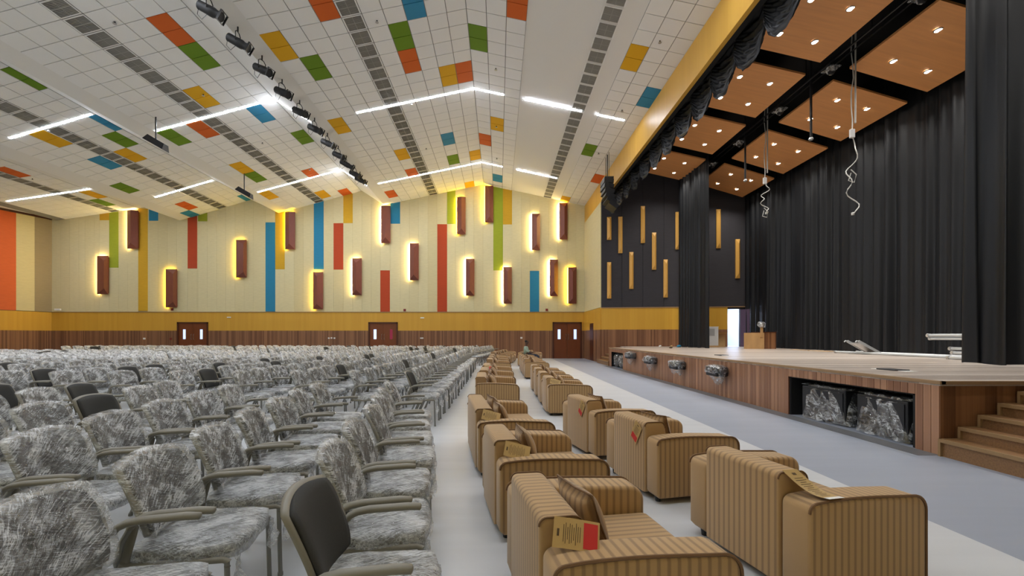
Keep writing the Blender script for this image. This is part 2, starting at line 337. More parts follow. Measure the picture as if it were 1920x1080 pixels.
def wpanel(a, b, z0, z1a, z1b, m, y=YF-.012, label=None):
    g = .0025
    mb = MB(); vs = [(a+g, y, z0+g), (b-g, y, z0+g), (b-g, y, z1b-g), (a+g, y, z1a-g)]
    vs += [(v[0], YF+.05, v[2]) for v in vs]
    mb.add(vs, [(0, 1, 2, 3), (7, 6, 5, 4), (0, 4, 5, 1), (1, 5, 6, 2), (2, 6, 7, 3), (3, 7, 4, 0)])
    o = mb.build('wall_panel', m, wf)
    if label: o['label'] = label
for a, b in zip(es, es[1:]):
    xa, xb = wx(a), wx(b); za, zb = ceil_z(xa), ceil_z(xb)
    hit = [c for c in cols if c[0]-1 <= (a+b)/2 <= c[1]+1 and abs((c[0]+c[1])/2-(a+b)/2) < 6]
    # keep the ceiling folds inside a panel
    mid = max([0]+[z for x, z in P if xa < x < xb]); 
    if hit:
        c = hit[0]; zlo = max(ZY+.035, wz(c[3])); zhi = wz(c[2]) if c[2] else None
        if zhi: wpanel(xa, xb, zlo, zhi, zhi, M[c[4]], YF-.016, NAMEC[c[4]]); wpanel(xa, xb, zhi, za, zb, tone(a))
        else: wpanel(xa, xb, zlo, za, zb, M[c[4]], YF-.016, NAMEC[c[4]])
        if zlo > ZY+.1: wpanel(xa, xb, ZY+.035, zlo, zlo, tone(b))
    else: wpanel(xa, xb, ZY+.035, max(za, mid), max(zb, mid), tone(a))
# other walls
wl = MB()
LW = [(-28.33, YF+.1), (-28.33-.3*(YF-14), 14.0), (-33.0, YN)]
def vwall(mb, pts, z0, z1, off=0, t=.2):
    for (xa, ya), (xb, yb) in zip(pts, pts[1:]):
        d = Vector((xb-xa, yb-ya, 0)).normalized(); n = Vector((d.y, -d.x, 0))
        a = Vector((xa, ya, 0))+n*off; b = Vector((xb, yb, 0))+n*off; a2 = a+n*t; b2 = b+n*t
        vs = [(a.x, a.y, z0), (b.x, b.y, z0), (b.x, b.y, z1), (a.x, a.y, z1), (a2.x, a2.y, z0), (b2.x, b2.y, z0), (b2.x, b2.y, z1), (a2.x, a2.y, z1)]
        mb.add(vs, [(0, 1, 2, 3), (7, 6, 5, 4), (0, 4, 5, 1), (1, 5, 6, 2), (2, 6, 7, 3), (3, 7, 4, 0)])
    return mb
wlo = struct(vwall(MB(), LW, 0, 9.2, 0).build('wall_left', M['taupew']))
vwall(MB(), LW, 0, ZB, -.05, .05).build('wainscot', M['wains'], wlo)
vwall(MB(), LW, ZB, ZY, -.05, .05).build('wood_band', M['band'], wlo)
vwall(MB(), LW, 8.78, 8.89, -.08, .08).build('cornice', M['dframe'], wlo)
y = YF
for k, (w_, m_) in enumerate([(.62, 'taupew'), (.62, 'beige3'), (.9, 'Worange'), (1.2, 'beige'), (1.2, 'taupew'), (1.2, 'beige')]):
    a = (-28.33-.3*(YF-y), y); y -= w_*1.3; b = (-28.33-.3*(YF-y), y)
    o = vwall(MB(), [a, b], ZY+.03, 8.76, -.03, .03).build('wall_panel', M[m_], wlo)
    if m_ == 'Worange': o['label'] = 'orange'
struct(MB().box(-34, 14, YN-.2, YN, 0, 11.4).build('wall_near', M['beige']))
# right pier (far) and near twin
for (ya, yb, nm) in ((23.15, YF, 'wall_right'), (YN, 2.6, 'wall_right')):
    w = struct(MB().box(5.46, 5.62, ya, yb, 0, 8.6).build(nm, M['beige2']))
    MB().box(5.40, 5.46, ya, yb, 0, ZB).build('wainscot', M['wains'], w)
    MB().box(5.40, 5.46, ya, yb, ZB, ZY).build('wood_band', M['band'], w)
    MB().box(5.43, 5.46, ya+.03, yb-.03, ZY+.03, 8.56).build('wall_panel', M['beige2'], w)
    if ya > 10:
        d = MB().box(5.385, 5.40, 24.8, 25.7, 0, 2.15).build('side_doorway', M['dframe'], w); d['label'] = 'dark narrow doorway beside the pier'
# fascia
tf = struct(MB().box(5.45, 5.57, YN, YF, 8.58, 9.72).build('trim_1', M['fascia']))
MB().box(5.57, 5.72, YN, YF, 8.58, 9.9).build('fascia_backing', M['black'], tf)

# ------------------------------------------------------------------ stage enclosure
A0, A1 = (5.46, 23.15), (12.75, 22.17)
def sidepanel(mb, t0, t1, z0, z1, off, th):
    ax, ay = A0; bx, by = A1
    a = Vector((ax+(bx-ax)*t0, ay+(by-ay)*t0, 0)); b = Vector((ax+(bx-ax)*t1, ay+(by-ay)*t1, 0))
    d = (b-a).normalized(); n = Vector((d.y, -d.x, 0))
    a += n*off; b += n*off; c = b+n*th; e = a+n*th
    vs = [(p.x, p.y, z) for z in (z0, z1) for p in (a, b, c, e)]
    return mb.add(vs, [(3, 2, 1, 0), (4, 5, 6, 7), (0, 1, 5, 4), (1, 2, 6, 5), (2, 3, 7, 6), (3, 0, 4, 7)])
LSD = math.dist(A0, A1)
td0, td1 = (11.73-5.46)/7.29, (12.36-5.46)/7.29
ws = struct(sidepanel(MB(), 0, td0, 0, 10.2, -.2, .2).build('wall_stage_side', M['darkw']))
mb = MB(); sidepanel(mb, td1, 1.03, 0, 10.2, -.2, .2); sidepanel(mb, td0, td1, 2.81, 10.2, -.2, .2); mb.build('wall_segment', M['darkw'], ws)
sidepanel(MB(), 0, td0, 0, ZB, 0, .04).build('wainscot', M['wains'], ws)
sidepanel(MB(), 0, td0, ZB, ZY-.03, 0, .04).build('wood_band', M['band'], ws)
sidepanel(MB(), 0, 1.0, ZY-.03, ZY+.02, 0, .06).build('band_trim', M['rim'], ws)
for k in range(6):
    sidepanel(MB(), k*.145+.002, (k+1)*.145-.002, ZY+.03, 9.9, 0, .02).build('wall_panel', M['darkw'], ws)
def onside(pxm, pyt, pyb, w=.2):
    ax, ay = A0; bx, by = A1; q = (pxm-935)/f; s = (by-ay)/(bx-ax)
    X = q*(ay-s*ax)/(1-s*q); Y = ay+s*(X-ax)
    return X, Y, 1.42+(630-pyt)*Y/f, 1.42+(630-pyb)*Y/f
GP = [(1142, 407.5, 450), (1163, 407, 475), (1205, 387, 456), (1270, 398, 468), (1226, 436.5, 506), (1183.5, 473, 542), (1247.5, 487, 558), (1142, 492, 560), (1346.5, 393, 466), (1382.5, 449, 522)]
GL = ['upper left short gold panel nearest the pier', 'tall gold panel second from the pier', 'topmost gold panel on the charcoal wall', 'gold panel partly behind the far leg curtain', 'gold panel in the upper middle right of charcoal wall',
      'gold panel in the lower middle of charcoal wall', 'gold panel low and right beside the leg curtain', 'lowest gold panel nearest the pier', 'gold panel just right of the leg curtain', 'gold panel nearest the back curtain above the doorway']
for (pm, pt, pb), lb in zip(GP, GL):
    X, Y, z1, z0 = onside(pm, pt, pb); w_ = .105; dpt = .16
    if pb-pt < 50: w_ = .11
    r = empty('gold_wall_panel', (X, Y, z0), math.atan2(A1[1]-A0[1], A1[0]-A0[0])); h = z1-z0
    tag(r, 'narrow faceted ' + lb, 'wall panel', 'gold faceted panels on the charcoal wall')
    mb = MB(); mb.box(-w_, w_, -.07, 0, 0, h); mb.build('panel_box', M['goldp'], r)
    k = w_*.2
    mb = MB(); mb.add([(-w_, -.07, 0), (w_, -.07, 0), (w_, -.07, h), (-w_, -.07, h), (k, -dpt, h*.12), (k, -dpt, h*.88)], [(0, 1, 4), (1, 2, 5, 4), (2, 3, 5), (3, 0, 4, 5)])
    mb.build('faceted_front', M['goldp'], r)
struct(MB().box(5.6, 13.4, YN, 23.4, 10.2, 10.3).build('ceiling_stage', M['black']))
struct(MB().box(13.2, 13.35, YN, 23.4, 0, 10.3).build('wall_stage_back', M['black']))
struct(MB().box(5.62, 13.3, 2.2, 2.35, 0, 10.3).build('wall_stage_near', M['black']))
# lit corridor behind the stage doorway
cr = struct(MB().box(11.2, 13.1, 24.6, 24.7, .8, 3.2).box(11.2, 11.3, 22.6, 24.7, .8, 3.2).box(13.0, 13.1, 22.6, 24.7, .8, 3.2).box(11.2, 13.1, 22.5, 24.7, 3.1, 3.2).box(11.2, 13.1, 22.3, 24.7, .78, .874).build('wall_corridor', mat('corridor_paint', (214, 222, 236), .8)))
ld = bpy.data.lights.new('corridor_light', 'AREA'); ld.energy = 60; ld.size = 1; ld.color = (.82, .9, 1); lo = link(bpy.data.objects.new('corridor_light', ld)); lo.location = (12.1, 23.6, 3.05)
dl = empty('door_4', (12.36, 22.2, .875), R(-60)); struct(dl)
MB().box(0, .62, -.02, .02, 0, 1.9).build('door_leaf', mat('purple_brown_door', (88, 70, 92), .4), dl)
MB().tube([(.52, -.03, .85), (.52, -.08, .9), (.52, -.08, 1.15), (.52, -.03, 1.2)], .012).build('door_handle', M['foot'], dl)

# ------------------------------------------------------------------ ceiling
cz = MB()
for (a, za), (b, zb) in zip(P, P[1:]): cz.add([(a, YN, za), (b, YN, zb), (b, YF+.1, zb), (a, YF+.1, za), (a, YN, za+.15), (b, YN, zb+.15), (b, YF+.1, zb+.15), (a, YF+.1, za+.15)], [(0, 3, 2, 1), (4, 5, 6, 7)])
cz.add([(-34, YN, 8.89), (-28.33, YN, 8.89), (-28.33, YF+.1, 8.89), (-34, YF+.1, 8.89)], [(0, 3, 2, 1)])
ce = struct(cz.build('ceiling', M['gyp']))
BAYS = [(-22.77, -.583, 9, 1, 2, 0), (-16.0, -.583, 6, 3, 2, 1), (-8.7, -.583, 8, 5, 4, 0), (-.95, -.575, 10, 7, 5, 0), (-.95, .588, 3, 8, 99, 0), (3.88, .54, 3, 8, 99, 0)]
CT = {}
for s in """O 2 1 21,G 2 1 23,Y 2 3 26,B 2 1 29,O 2 5 29,G 2 7 29,G 2 0 33,Y 2 6 35,G 2 6 37,O 2 2 39,G 1 -1 24,B 1 -1 29,G 1 0 31,Y 1 3 29,Y 1 1 33,B 1 3 33,G 1 5 37,O 0 1 35,
Y 0 0 41,G 0 1 43,O 1 4 43,B 1 5 45,B 1 -1 45,Y 2 7 41,Y 2 3 44,O 2 1 45,Y 3 9 21,G 3 8 23,O 3 6 19,B 3 2 20,G 3 3 22,O 3 3 24,Y 3 1 26,O 3 0 26,G 4 0 23,O 4 2 20,Y 3 9 29,Y 3 6 35,
O 3 6 39,B 3 2 34,G 3 2 38,Y 3 0 38,O 4 0 35,Y 4 1 32,B 4 1 43,Y 3 1 45,O 3 9 43,Y 5 0 22,B 5 2 25,G 5 0 33,O 5 2 38,Y 5 0 45""".replace('\n', '').split(','):
    c, b, k, n = s.split(); n = int(n)
    for q in (n-1, n): CT[(int(b), int(k), q)] = c
def slope(si, x):
    (a, za), (b, zb) = P[si], P[si+1]; return za+(zb-za)*(x-a)/(b-a)
tiles = []      # (distance, bay, x0, x1, row, kind)
for bi, (x0, p, n, si, gi, part) in enumerate(BAYS):
    for k in range(-part, n):
        xa, xb = sorted((x0+k*p, x0+(k+1)*p)); xa = max(xa, P[si][0]); xb = min(xb, P[si+1][0])
        for r in range(-3, 46):
            ya, yb = .14+.6*r, .14+.6*(r+1)
            if r == 45: yb = YF
            kind = 'V' if k == gi else CT.get((bi, k, r), 'W')
            yc = (ya+yb)/2; xc = (xa+xb)/2; z = slope(si, xc)-1.42
            vis = yc > 1 and abs(xc/yc+.02) < 1.2 and z/yc < .80
            tiles.append((yc*yc if vis else 9e9, bi, si, xa, xb, ya, yb, kind))
for r in range(-3, 46): tiles.append((((.44+.6*r)**2 if r > 10 else 9e9), 9, 8, 2.79, 3.35, .14+.6*r, min(.74+.6*r, YF), 'V'))
tiles.sort(key=lambda t: t[0])
def tile_mesh(si, xa, xb, ya, yb, kind):
    g = .011; t = .022; za, zb = slope(si, xa), slope(si, xb)
    (a, A_), (b, B_) = P[si], P[si+1]; sl = (B_-A_)/(b-a)
    mb = MB()
    def pt(x, y, dz): return (x, y, slope(si, x)-dz)
    xa += g; xb -= g; ya += g; yb -= g
    vs = [pt(xa, ya, t), pt(xb, ya, t), pt(xb, yb, t), pt(xa, yb, t), pt(xa, ya, 0), pt(xb, ya, 0), pt(xb, yb, 0), pt(xa, yb, 0)]
    F = [(0, 3, 2, 1), (0, 1, 5, 4), (1, 2, 6, 5), (2, 3, 7, 6), (3, 0, 4, 7)]
    if kind == 'V':
        w = .035; mb.mi = 0
        for (p, q, r_, s_) in ((xa, xb, ya, ya+w), (xa, xb, yb-w, yb), (xa, xa+w, ya+w, yb-w), (xb-w, xb, ya+w, yb-w)):
            mb.quad(pt(p, r_, t), pt(p, s_, t), pt(q, s_, t), pt(q, r_, t))
        mb.mi = 1; mb.quad(pt(xa+w, ya+w, .004), pt(xa+w, yb-w, .004), pt(xb-w, yb-w, .004), pt(xb-w, ya+w, .004))
        mb.mi = 2; ns = 12
        for i in range(ns):
            y_ = ya+w+(yb-ya-2*w)*(i+.2)/ns; d = (yb-ya-2*w)/ns*.55
            mb.quad(pt(xa+w, y_, .018), pt(xa+w, y_+d, .012), pt(xb-w, y_+d, .012), pt(xb-w, y_, .018))
        xm = (xa+xb)/2; mb.mi = 2; mb.quad(pt(xm-.008, ya, .021), pt(xm-.008, yb, .021), pt(xm+.008, yb, .021), pt(xm+.008, ya, .021))
        ym = (ya+yb)/2; mb.quad(pt(xa, ym-.008, .021), pt(xa, ym+.008, .021), pt(xb, ym+.008, .021), pt(xb, ym-.008, .021))
        return mb
    return mb.add(vs, F)
VM = [M['tile'], M['grilleback'], M['grille']]
cw = cv = 0; restW = MB(); restV = MB(); cache = {}
CN = {'O': 'orange', 'G': 'green', 'Y': 'yellow', 'B': 'blue'}
def merge(dst, src):
    b = len(dst.v); dst.v += src.v; dst.f += [tuple(b+i for i in f_) for f_ in src.f]; dst.m += src.m
for d, bi, si, xa, xb, ya, yb, kind in tiles:
    mb = tile_mesh(si, xa, xb, ya, yb, kind)
    if kind in 'OGYB': mb.build('ceiling_tile', M[kind], ce)['label'] = CN[kind] + ' tile'
    elif kind == 'W':
        if d < 9e8 and cw < 245: mb.build('ceiling_tile', M['tile'], ce); cw += 1
        else: merge(restW, mb)
    else:
        if d < 9e8 and cv < 130: mb.build('vent_grille', VM, ce); cv += 1
        else: merge(restV, mb)
restW.build('distant_ceiling_tiles', M['tile'], ce)['kind'] = 'stuff'
restV.build('distant_vent_grilles', VM, ce)['kind'] = 'stuff'
gb = MB()
for bi, (x0, p, n, si, gi, part) in enumerate(BAYS):
    xa, xb = sorted((max(x0-part*p, P[si][0]) if p > 0 else min(x0-part*p, P[si+1][0]), x0+n*p))
    xb = min(xb, P[si+1][0])
    gb.quad((xa, YN, slope(si, xa)-.004), (xa, YF, slope(si, xa)-.004), (xb, YF, slope(si, xb)-.004), (xb, YN, slope(si, xb)-.004))
gb.build('ceiling_grid', M['gridm'], ce)

# light bars
def light_bar(xa, xb, y, label):
    r = empty('light_bar', (0, 0, 0)); drop = .030
    pts = [(xa, ceil_z(xa)-drop)] + [(x, z-drop) for x, z in P if xa+.01 < x < xb-.01] + [(xb, ceil_z(xb)-drop)]
    hs = MB(); df = MB()
    for (a, za), (b, zb) in zip(pts, pts[1:]):
        df.add([(a, y-.042, za), (b, y-.042, zb), (b, y+.042, zb), (a, y+.042, za), (a, y-.042, za+.010), (b, y-.042, zb+.010), (b, y+.042, zb+.010), (a, y+.042, za+.010)],
               [(0, 3, 2, 1), (0, 1, 5, 4), (2, 3, 7, 6), (1, 2, 6, 5), (3, 0, 4, 7)])
        hs.add([(a, y-.046, za+.011), (b, y-.046, zb+.011), (b, y+.046, zb+.011), (a, y+.046, za+.011), (a, y-.046, za+.024), (b, y-.046, zb+.024), (b, y+.046, zb+.024), (a, y+.046, za+.024)],
               [(0, 3, 2, 1), (4, 5, 6, 7), (0, 1, 5, 4), (2, 3, 7, 6), (1, 2, 6, 5), (3, 0, 4, 7)])
    for x, z in (pts[0], pts[-1]): hs.box(x-.006 if x > xa+.1 else x, x if x > xa+.1 else x+.006, y-.006, y+.006, z+.02, z+drop)
    df.build('diffuser', M['bar'], r); hs.build('housing', M['gyp'], r)
    return tag(r, label, 'ceiling light', 'linear lights under the folded ceiling')
SPANS = [(-27.4, -22.6, 'leftmost fold', 1), (-18.95, -15.8, 'second fold from the left', 1), (-13.3, -7.3, 'long fold left of the spotlights', 1), (-5.5, .2, 'the ridge', 1), (1.0, 3.2, 'the plain slope right of the ridge', 1), (3.81, 4.86, 'the tiles next to the yellow fascia', 1)]
for y, w_ in ((2.4, 'out of the frame overhead'), (9.6, 'just above the frame'), (16.85, 'nearer the camera'), (24.0, 'nearer the far wall')):
    for i, (a, b, l, _) in enumerate(SPANS):
        if y > 23 and i == 3: a = -6.65
        if y > 23 and i == 5: continue
        light_bar(a, b, y, f'white linear light across {l}, {w_}')
# spotlights hung along the fold
sp0 = None
ys = [10.6, 11.75, 12.95, 14.15, 15.4, 16.65, 17.9, 19.1, 20.1, 21.3, 22.1]
sp0 = empty('theatre_spotlight')
q = MB(); rot = Matrix.Rotation(R(118), 4, 'Y')
q.lathe([(.06, -.30), (.11, -.27), (.115, -.05), (.12, 0), (.12, .12), (.10, .16), (.10, .26), (.12, .27), (.12, .31)], 12, Matrix.Translation((0, 0, -.42)) @ rot)
q.build('lamp_body', M['spk'], sp0, 40)
MB().tube([(.0, -.13, -.42), (0, -.13, -.2), (0, -.06, -.14), (0, .06, -.14), (0, .13, -.2), (0, .13, -.42)], .014, 6).tube([(0, 0, -.14), (0, 0, 0)], .02, 6).build('yoke', M['foot'], sp0)
q = MB(); T_ = Matrix.Translation((0, 0, -.42)) @ rot
for s_ in (-1, 1): q.box(-.13, .13, s_*.125-.006, s_*.125+.006, .31, .36, T_); q.box(s_*.125-.006, s_*.125+.006, -.13, .13, .31, .36, T_)
q.build('gel_frame', M['foot'], sp0)
q = MB().lathe([(.08, .30), (.0801, .305)], 12, T_); q.build('lens', mat('lens_glass', (150, 160, 170), .1), sp0)
MB().tube([(-.05, 0, -.5), (-.2, .03, -.62), (-.3, .02, -.5), (-.26, 0, -.36)], .007, 5).build('safety_cable', M['foot'], sp0)
reg(sp0)
for i, y in enumerate(ys):
    o = sp0 if i == 0 else copy_tree(sp0)
    o.location = (-7.05, y, ceil_z(-7.05)); o.rotation_euler = (0, 0, R(random.uniform(-25, 10)))
    tag(o, f'black theatre spotlight on the ceiling fold, {ORD[i]} counted from the camera', 'spotlight', 'row of black spotlights on the ceiling fold')
# hanging speakers on poles
hs0 = empty('hanging_speaker')
MB().tube([(0, 0, 0), (0, 0, .95)], .025, 8).build('drop_pole', M['foot'], hs0)
mtx = Matrix.Translation((0, 0, -.12)) @ Matrix.Rotation(R(24), 4, 'Y')
mb = MB(); mb.add([mtx @ Vector(v) for v in [(-.42, -.15, -.02), (.42, -.15, -.1), (.42, .2, -.1), (-.42, .2, -.02), (-.36, -.08, .2), (.34, -.08, .12), (.34, .14, .12), (-.36, .14, .2)]],
                  [(0, 3, 2, 1), (4, 5, 6, 7), (0, 1, 5, 4), (1, 2, 6, 5), (2, 3, 7, 6), (3, 0, 4, 7)]); mb.build('cabinet', M['spk'], hs0)
mb = MB(); mb.add([mtx @ Vector(v) for v in [(-.38, -.155, .0), (.38, -.155, -.08), (.31, -.09, .11), (-.33, -.09, .18)]], [(0, 1, 2, 3)]); mb.build('grille', M['spkg'], hs0)
reg(hs0)
for i, (y, lb) in enumerate(((16.1, 'nearer'), (21.7, 'farther'))):
    o = hs0 if i == 0 else copy_tree(hs0); o.location = (-12.7, y, 8.66)
    tag(o, f'black wedge-shaped unit hung on a pole from the left ceiling, the {lb} one', 'speaker', 'pole-hung units')
# sprinklers
s0 = empty('sprinkler_head'); MB().tube([(0, 0, 0), (0, 0, -.05)], .022, 6).build('stem', M['foot'], s0); MB().lathe([(.05, -.06), (.05, -.052)], 8).build('deflector', M['steel'], s0); reg(s0)
SP = [(-10.6, 12), (-10.6, 15.6), (-10.6, 19.5), (-10.0, 23), (-17.6, 17), (-17.6, 21), (-23.6, 22), (-3.5, 12.5), (-3.4, 17), (-3.5, 21), (-.1, 15.3), (-.1, 19.5), (-.1, 23), (4.6, 12.4), (4.6, 16.2), (4.6, 20)]
for i, (x, y) in enumerate(SP):
    o = s0 if i == 0 else copy_tree(s0); o.location = (x, y, ceil_z(x)-.02)
    fold = {-10.6: 'on the fold with spotlights', -10.0: 'on the fold with spotlights', -17.6: 'on the second fold from left', -23.6: 'on the leftmost fold', -3.5: 'left of the ridge', -3.4: 'left of the ridge', -.1: 'just right of the ridge', 4.6: 'beside the yellow fascia'}[x]
    same = sorted(q[1] for q in SP if abs(q[0]-x) < .8)
    tag(o, f'tiny dark sprinkler head {fold}, {ORD[same.index(y)]} from the camera', 'sprinkler', 'sprinkler heads in the ceiling')

# ------------------------------------------------------------------ wall boxes with LED strips
WB = [(181.7, 202.5, 479, 552, 'W', 0), (238, 259, 394, 467, 'W', 1), (310.3, 331.3, 504, 577, 'Y', 0), (442, 462, 449, 521, 'Y', 0), (534, 553, 397, 468, 'Y', 1), (586.5, 605.5, 509.5, 580.5, 'Y', 2), (660, 678, 483.5, 554, 'W', 2),
      (714, 732, 385.5, 456.5, 'W', 1), (767.5, 785, 455.5, 526, 'W', 2), (856, 873, 369, 440, 'Y', 1), (908.5, 925, 347.5, 417.5, 'Y', 3), (872.5, 889.5, 484.5, 555, 'W', 2), (943, 959.5, 500, 570, 'W', 2),
      (996.5, 1012.5, 400, 469.5, 'W', 3), (1048, 1064, 380, 449.5, 'W', 3), (1030, 1046, 486, 556, 'W', 2), (1064.5, 1081, 500.5, 570, 'Y', 2)]
for i, (x0, x1, y0, y1, c, st) in enumerate(WB):
    dep = .14; yf = YF-dep; k = yf/YF
    xa, xb = wx(x0), wx(x1)-.0; za, zb = wz(y1)+.02, wz(y0)-.02
    xa, xb = xa*k+.02, xb*k   # outline measured at the front edge of the box
    za = 1.42+(za-1.42)*k; zb = 1.42+(zb-1.42)*k
    xm = (xa+xb)/2; hw = (xb-xa)/2; h = zb-za
    r = empty('wall_light_box', (xm, YF-.012, za))
    MB().box(-hw+.05, hw-.05, -.10, 0, .06, h-.06).build('mount', M['box'], r)
    d1 = -dep; d2 = -.34
    o = MB(); o.box(-hw, hw, d1, -.10, 0, h); o.build('box_body', M['box'], r)
    rx = {0: .8, 1: .1, 2: 0, 3: .15}[st]*hw; lo_ = h*.14; hi_ = h*(.86 if st != 1 else .99)
    o = MB(); o.add([(-hw, d1, 0), (hw, d1, 0), (hw, d1, h), (-hw, d1, h), (rx, d2, lo_), (rx, d2, hi_)], [(0, 1, 4), (1, 2, 5, 4), (2, 3, 5), (3, 0, 4, 5)]); o.build('faceted_front', M['box'], r)
    o = MB(); o.box(-hw-.015, -hw+.05, -.10, -.03, .03, h-.02); o.box(-hw+.05, hw*.4, -.095, -.03, h-.06, h-.03); o.build('light_strip', M['led'+c], r)
    n = i+1
    tag(r, f'brown faceted wall box with {"warm white" if c == "W" else "yellow"} backlight, {ORD[i]} ' + 'from the left wall' if i < 9 else
        f'brown faceted wall box, {"warm white" if c == "W" else "yellow"} backlight, ' + {9: 'under the yellow-green panel', 10: 'highest, at the ridge', 11: 'low, left of the long green panel', 12: 'low, right of the long green panel', 13: 'upper, above the blue panel', 14: 'high, nearest the fascia', 15: 'low, left of the last one', 16: 'lowest beside the right corner'}[i],
        'wall light', 'faceted boxes on the far wall')

# doors in the far wall
for n, (xa, xb) in enumerate(dx):
    r = struct(empty(f'door_{n+1}', ((xa+xb)/2, YF-.02, 0))); hw = (xb-xa)/2
    q = MB(); q.box(-hw, -hw+.09, -.05, .1, 0, DH); q.box(hw-.09, hw, -.05, .1, 0, DH); q.box(-hw, hw, -.05, .1, DH-.09, DH); q.build('door_frame', M['dframe'], r)
    for s_ in (-1, 1):
        a, b = sorted((s_*.006, s_*(hw-.09)))
        q = MB(); cx = s_*hw*.55; pw = .09
        q.box(a, cx-pw, -.01, .05, 0, DH-.09); q.box(cx+pw, b, -.01, .05, 0, DH-.09); q.box(cx-pw, cx+pw, -.01, .05, 0, 1.22); q.box(cx-pw, cx+pw, -.01, .05, 1.84, DH-.09)
        lf = q.build('door_leaf', M['doorw'], r)
        MB().box(cx-pw, cx+pw, .01, .03, 1.22, 1.84).build('pane', M['panered'] if (n == 1 and s_ == 1) else M['pane'], lf)
        MB().tube([(s_*.08, -.01, 1.2), (s_*.08, -.06, 1.22), (s_*.08, -.06, 1.52), (s_*.08, -.01, 1.54)], .014, 6).build('door_handle', M['steel'], lf)
# small wall fittings
def plate(pxl, pyl, w_, h_, m, name, lb, cat):
    x, z = wx(pxl), wz(pyl); tag(MB().bbox(x-w_/2, x+w_/2, YF-.06, YF-.02, z-h_/2, z+h_/2, .006, 1).build(name, m), lb, cat)
plate(271.5, 635, .14, .10, M['whitep'], 'wall_switch', 'white switch plate on wainscot left of the leftmost double door', 'switch')
plate(430, 595, .24, .07, M['whitep'], 'wall_sensor', 'white strip plate on yellow band right of the leftmost door', 'sensor')
plate(617, 634, .10, .09, M['whitep'], 'wall_switch', 'left of three white plates on the wainscot left of middle door', 'switch')
plate(622, 633.7, .10, .09, M['whitep'], 'wall_switch', 'middle of three white plates on the wainscot left of middle door', 'switch')
plate(627.5, 634, .10, .09, M['whitep'], 'wall_switch', 'right of three white plates on the wainscot left of middle door', 'switch')
plate(792, 596, .24, .07, M['whitep'], 'wall_sensor', 'white strip plate on yellow band right of the middle door', 'sensor')
plate(791, 634, .2, .08, M['whitep'], 'wall_switch', 'white double plate on wainscot right of the middle door', 'switch')
plate(977.5, 633.5, .13, .11, M['whitep'], 'wall_switch', 'square white plate on wainscot above the seated person', 'switch')
plate(321, 635.3, .13, .13, M['fire'], 'call_point', 'small red call point left of the leftmost door', 'alarm')
plate(759, 581.5, .15, .15, M['fire'], 'alarm_sounder', 'small dark red box above yellow band right of the middle door', 'alarm')
plate(1025, 581, .15, .15, M['fire'], 'alarm_sounder', 'small dark red box above yellow band left of the right door', 'alarm')
plate(323.5, 580, .15, .15, M['fire'], 'alarm_sounder', 'small dark red box under the lowest left wall box', 'alarm')
cm = empty('security_camera', (wx(111), YF-.05, 3.0)); MB().tube([(0, 0, .1), (0, -.12, .1)], .02, 6).build('bracket', M['whitep'], cm); MB().bbox(-.06, .3, -.22, -.1, .02, .14, .02, 2).build('camera_body', M['whitep'], cm)
tag(cm, 'small white camera on top of the yellow band near the left corner', 'camera')

# ------------------------------------------------------------------ stage
ZS = .875
st = MB()
st.box(XS, 13.15, 5.17, 20.66, ZS-.05, ZS); st.box(6.43, 13.15, 2.36, 5.17, ZS-.05, ZS); st.add([(6.43, 20.66, ZS-.05), (13.15, 20.66, ZS-.05), (13.15, 22.05, ZS-.05), (6.43, 22.95, ZS-.05), (6.43, 20.66, ZS), (13.15, 20.66, ZS), (13.15, 22.05, ZS), (6.43, 22.95, ZS)], [(0, 3, 2, 1), (4, 5, 6, 7), (0, 1, 5, 4), (1, 2, 6, 5), (2, 3, 7, 6), (3, 0, 4, 7)])
sto = tag(st.build('stage', M['stagef']), 'raised wooden stage with pale plank floor and brown striped front', 'stage')
q = MB(); q.box(XS-.02, XS+.05, 5.15, 20.68, ZS-.03, ZS+.008); q.box(XS, 13.2, 5.15, 5.2, ZS-.03, ZS+.008); q.build('stage_rim', M['rim'], sto)
MB().box(XS+.02, 13.1, 5.19, 5.24, 0, ZS-.05).build('side_cladding', M['sidewood'], sto); MB().box(XS+.02, 6.43, 20.6, 20.65, 0, ZS-.05).build('side_cladding', M['sidewood'], sto)
NI = [(5.54, 7.85, .67), (18.4, 20.3, .68)]
q = MB()
for a, b, t in NI:
    q.box(XS+.03, XS+1.3, a-.04, a, 0, t); q.box(XS+.03, XS+1.3, b, b+.04, 0, t); q.box(XS+.03, XS+1.3, a, b, t, t+.04); q.box(XS+1.3, XS+1.34, a, b, 0, t)
q.build('niche_lining', M['black'], sto)
q = MB()
for a, b, z0 in ((5.2, 5.5, 0), (5.5, 7.89, .715), (7.89, 18.36, 0), (18.36, 20.34, .72), (20.34, 20.64, 0)): q.box(XS+.02, XS+.03, a, b, z0, ZS-.05)
q.build('front_backing', M['dframe'], sto)
smF = MB().box(0, .02, .003, .097, 0, ZS-.05).mesh('slat', M['slatw']); smS = MB().box(0, .02, .003, .097, 0, ZS-.05-.69).mesh('slat', M['slatw'])
y = 5.18
while y < 20.6:
    sh = any(a-.02 < y+.05 < b+.02 for a, b, t in NI)
    put('slat', smS if sh else smF, sto, (XS, y, .69 if sh else 0)); y += .1
# floor boxes on the stage
for (x, y, lb) in ((6.3, 6.95, 'dark floor socket box on the near end of stage'), (6.25, 12.2, 'dark floor socket box near the middle of stage front')):
    r = empty('floor_box', (x, y, ZS)); MB().bbox(-.12, .12, -.17, .17, 0, .018, .005, 1).build('lid', M['spk'], r)
    MB().box(-.09, .09, -.33, -.19, 0, .006).box(-.09, .09, .19, .3, 0, .006).build('tape_mark', M['whitep'], r); tag(r, lb, 'floor box')
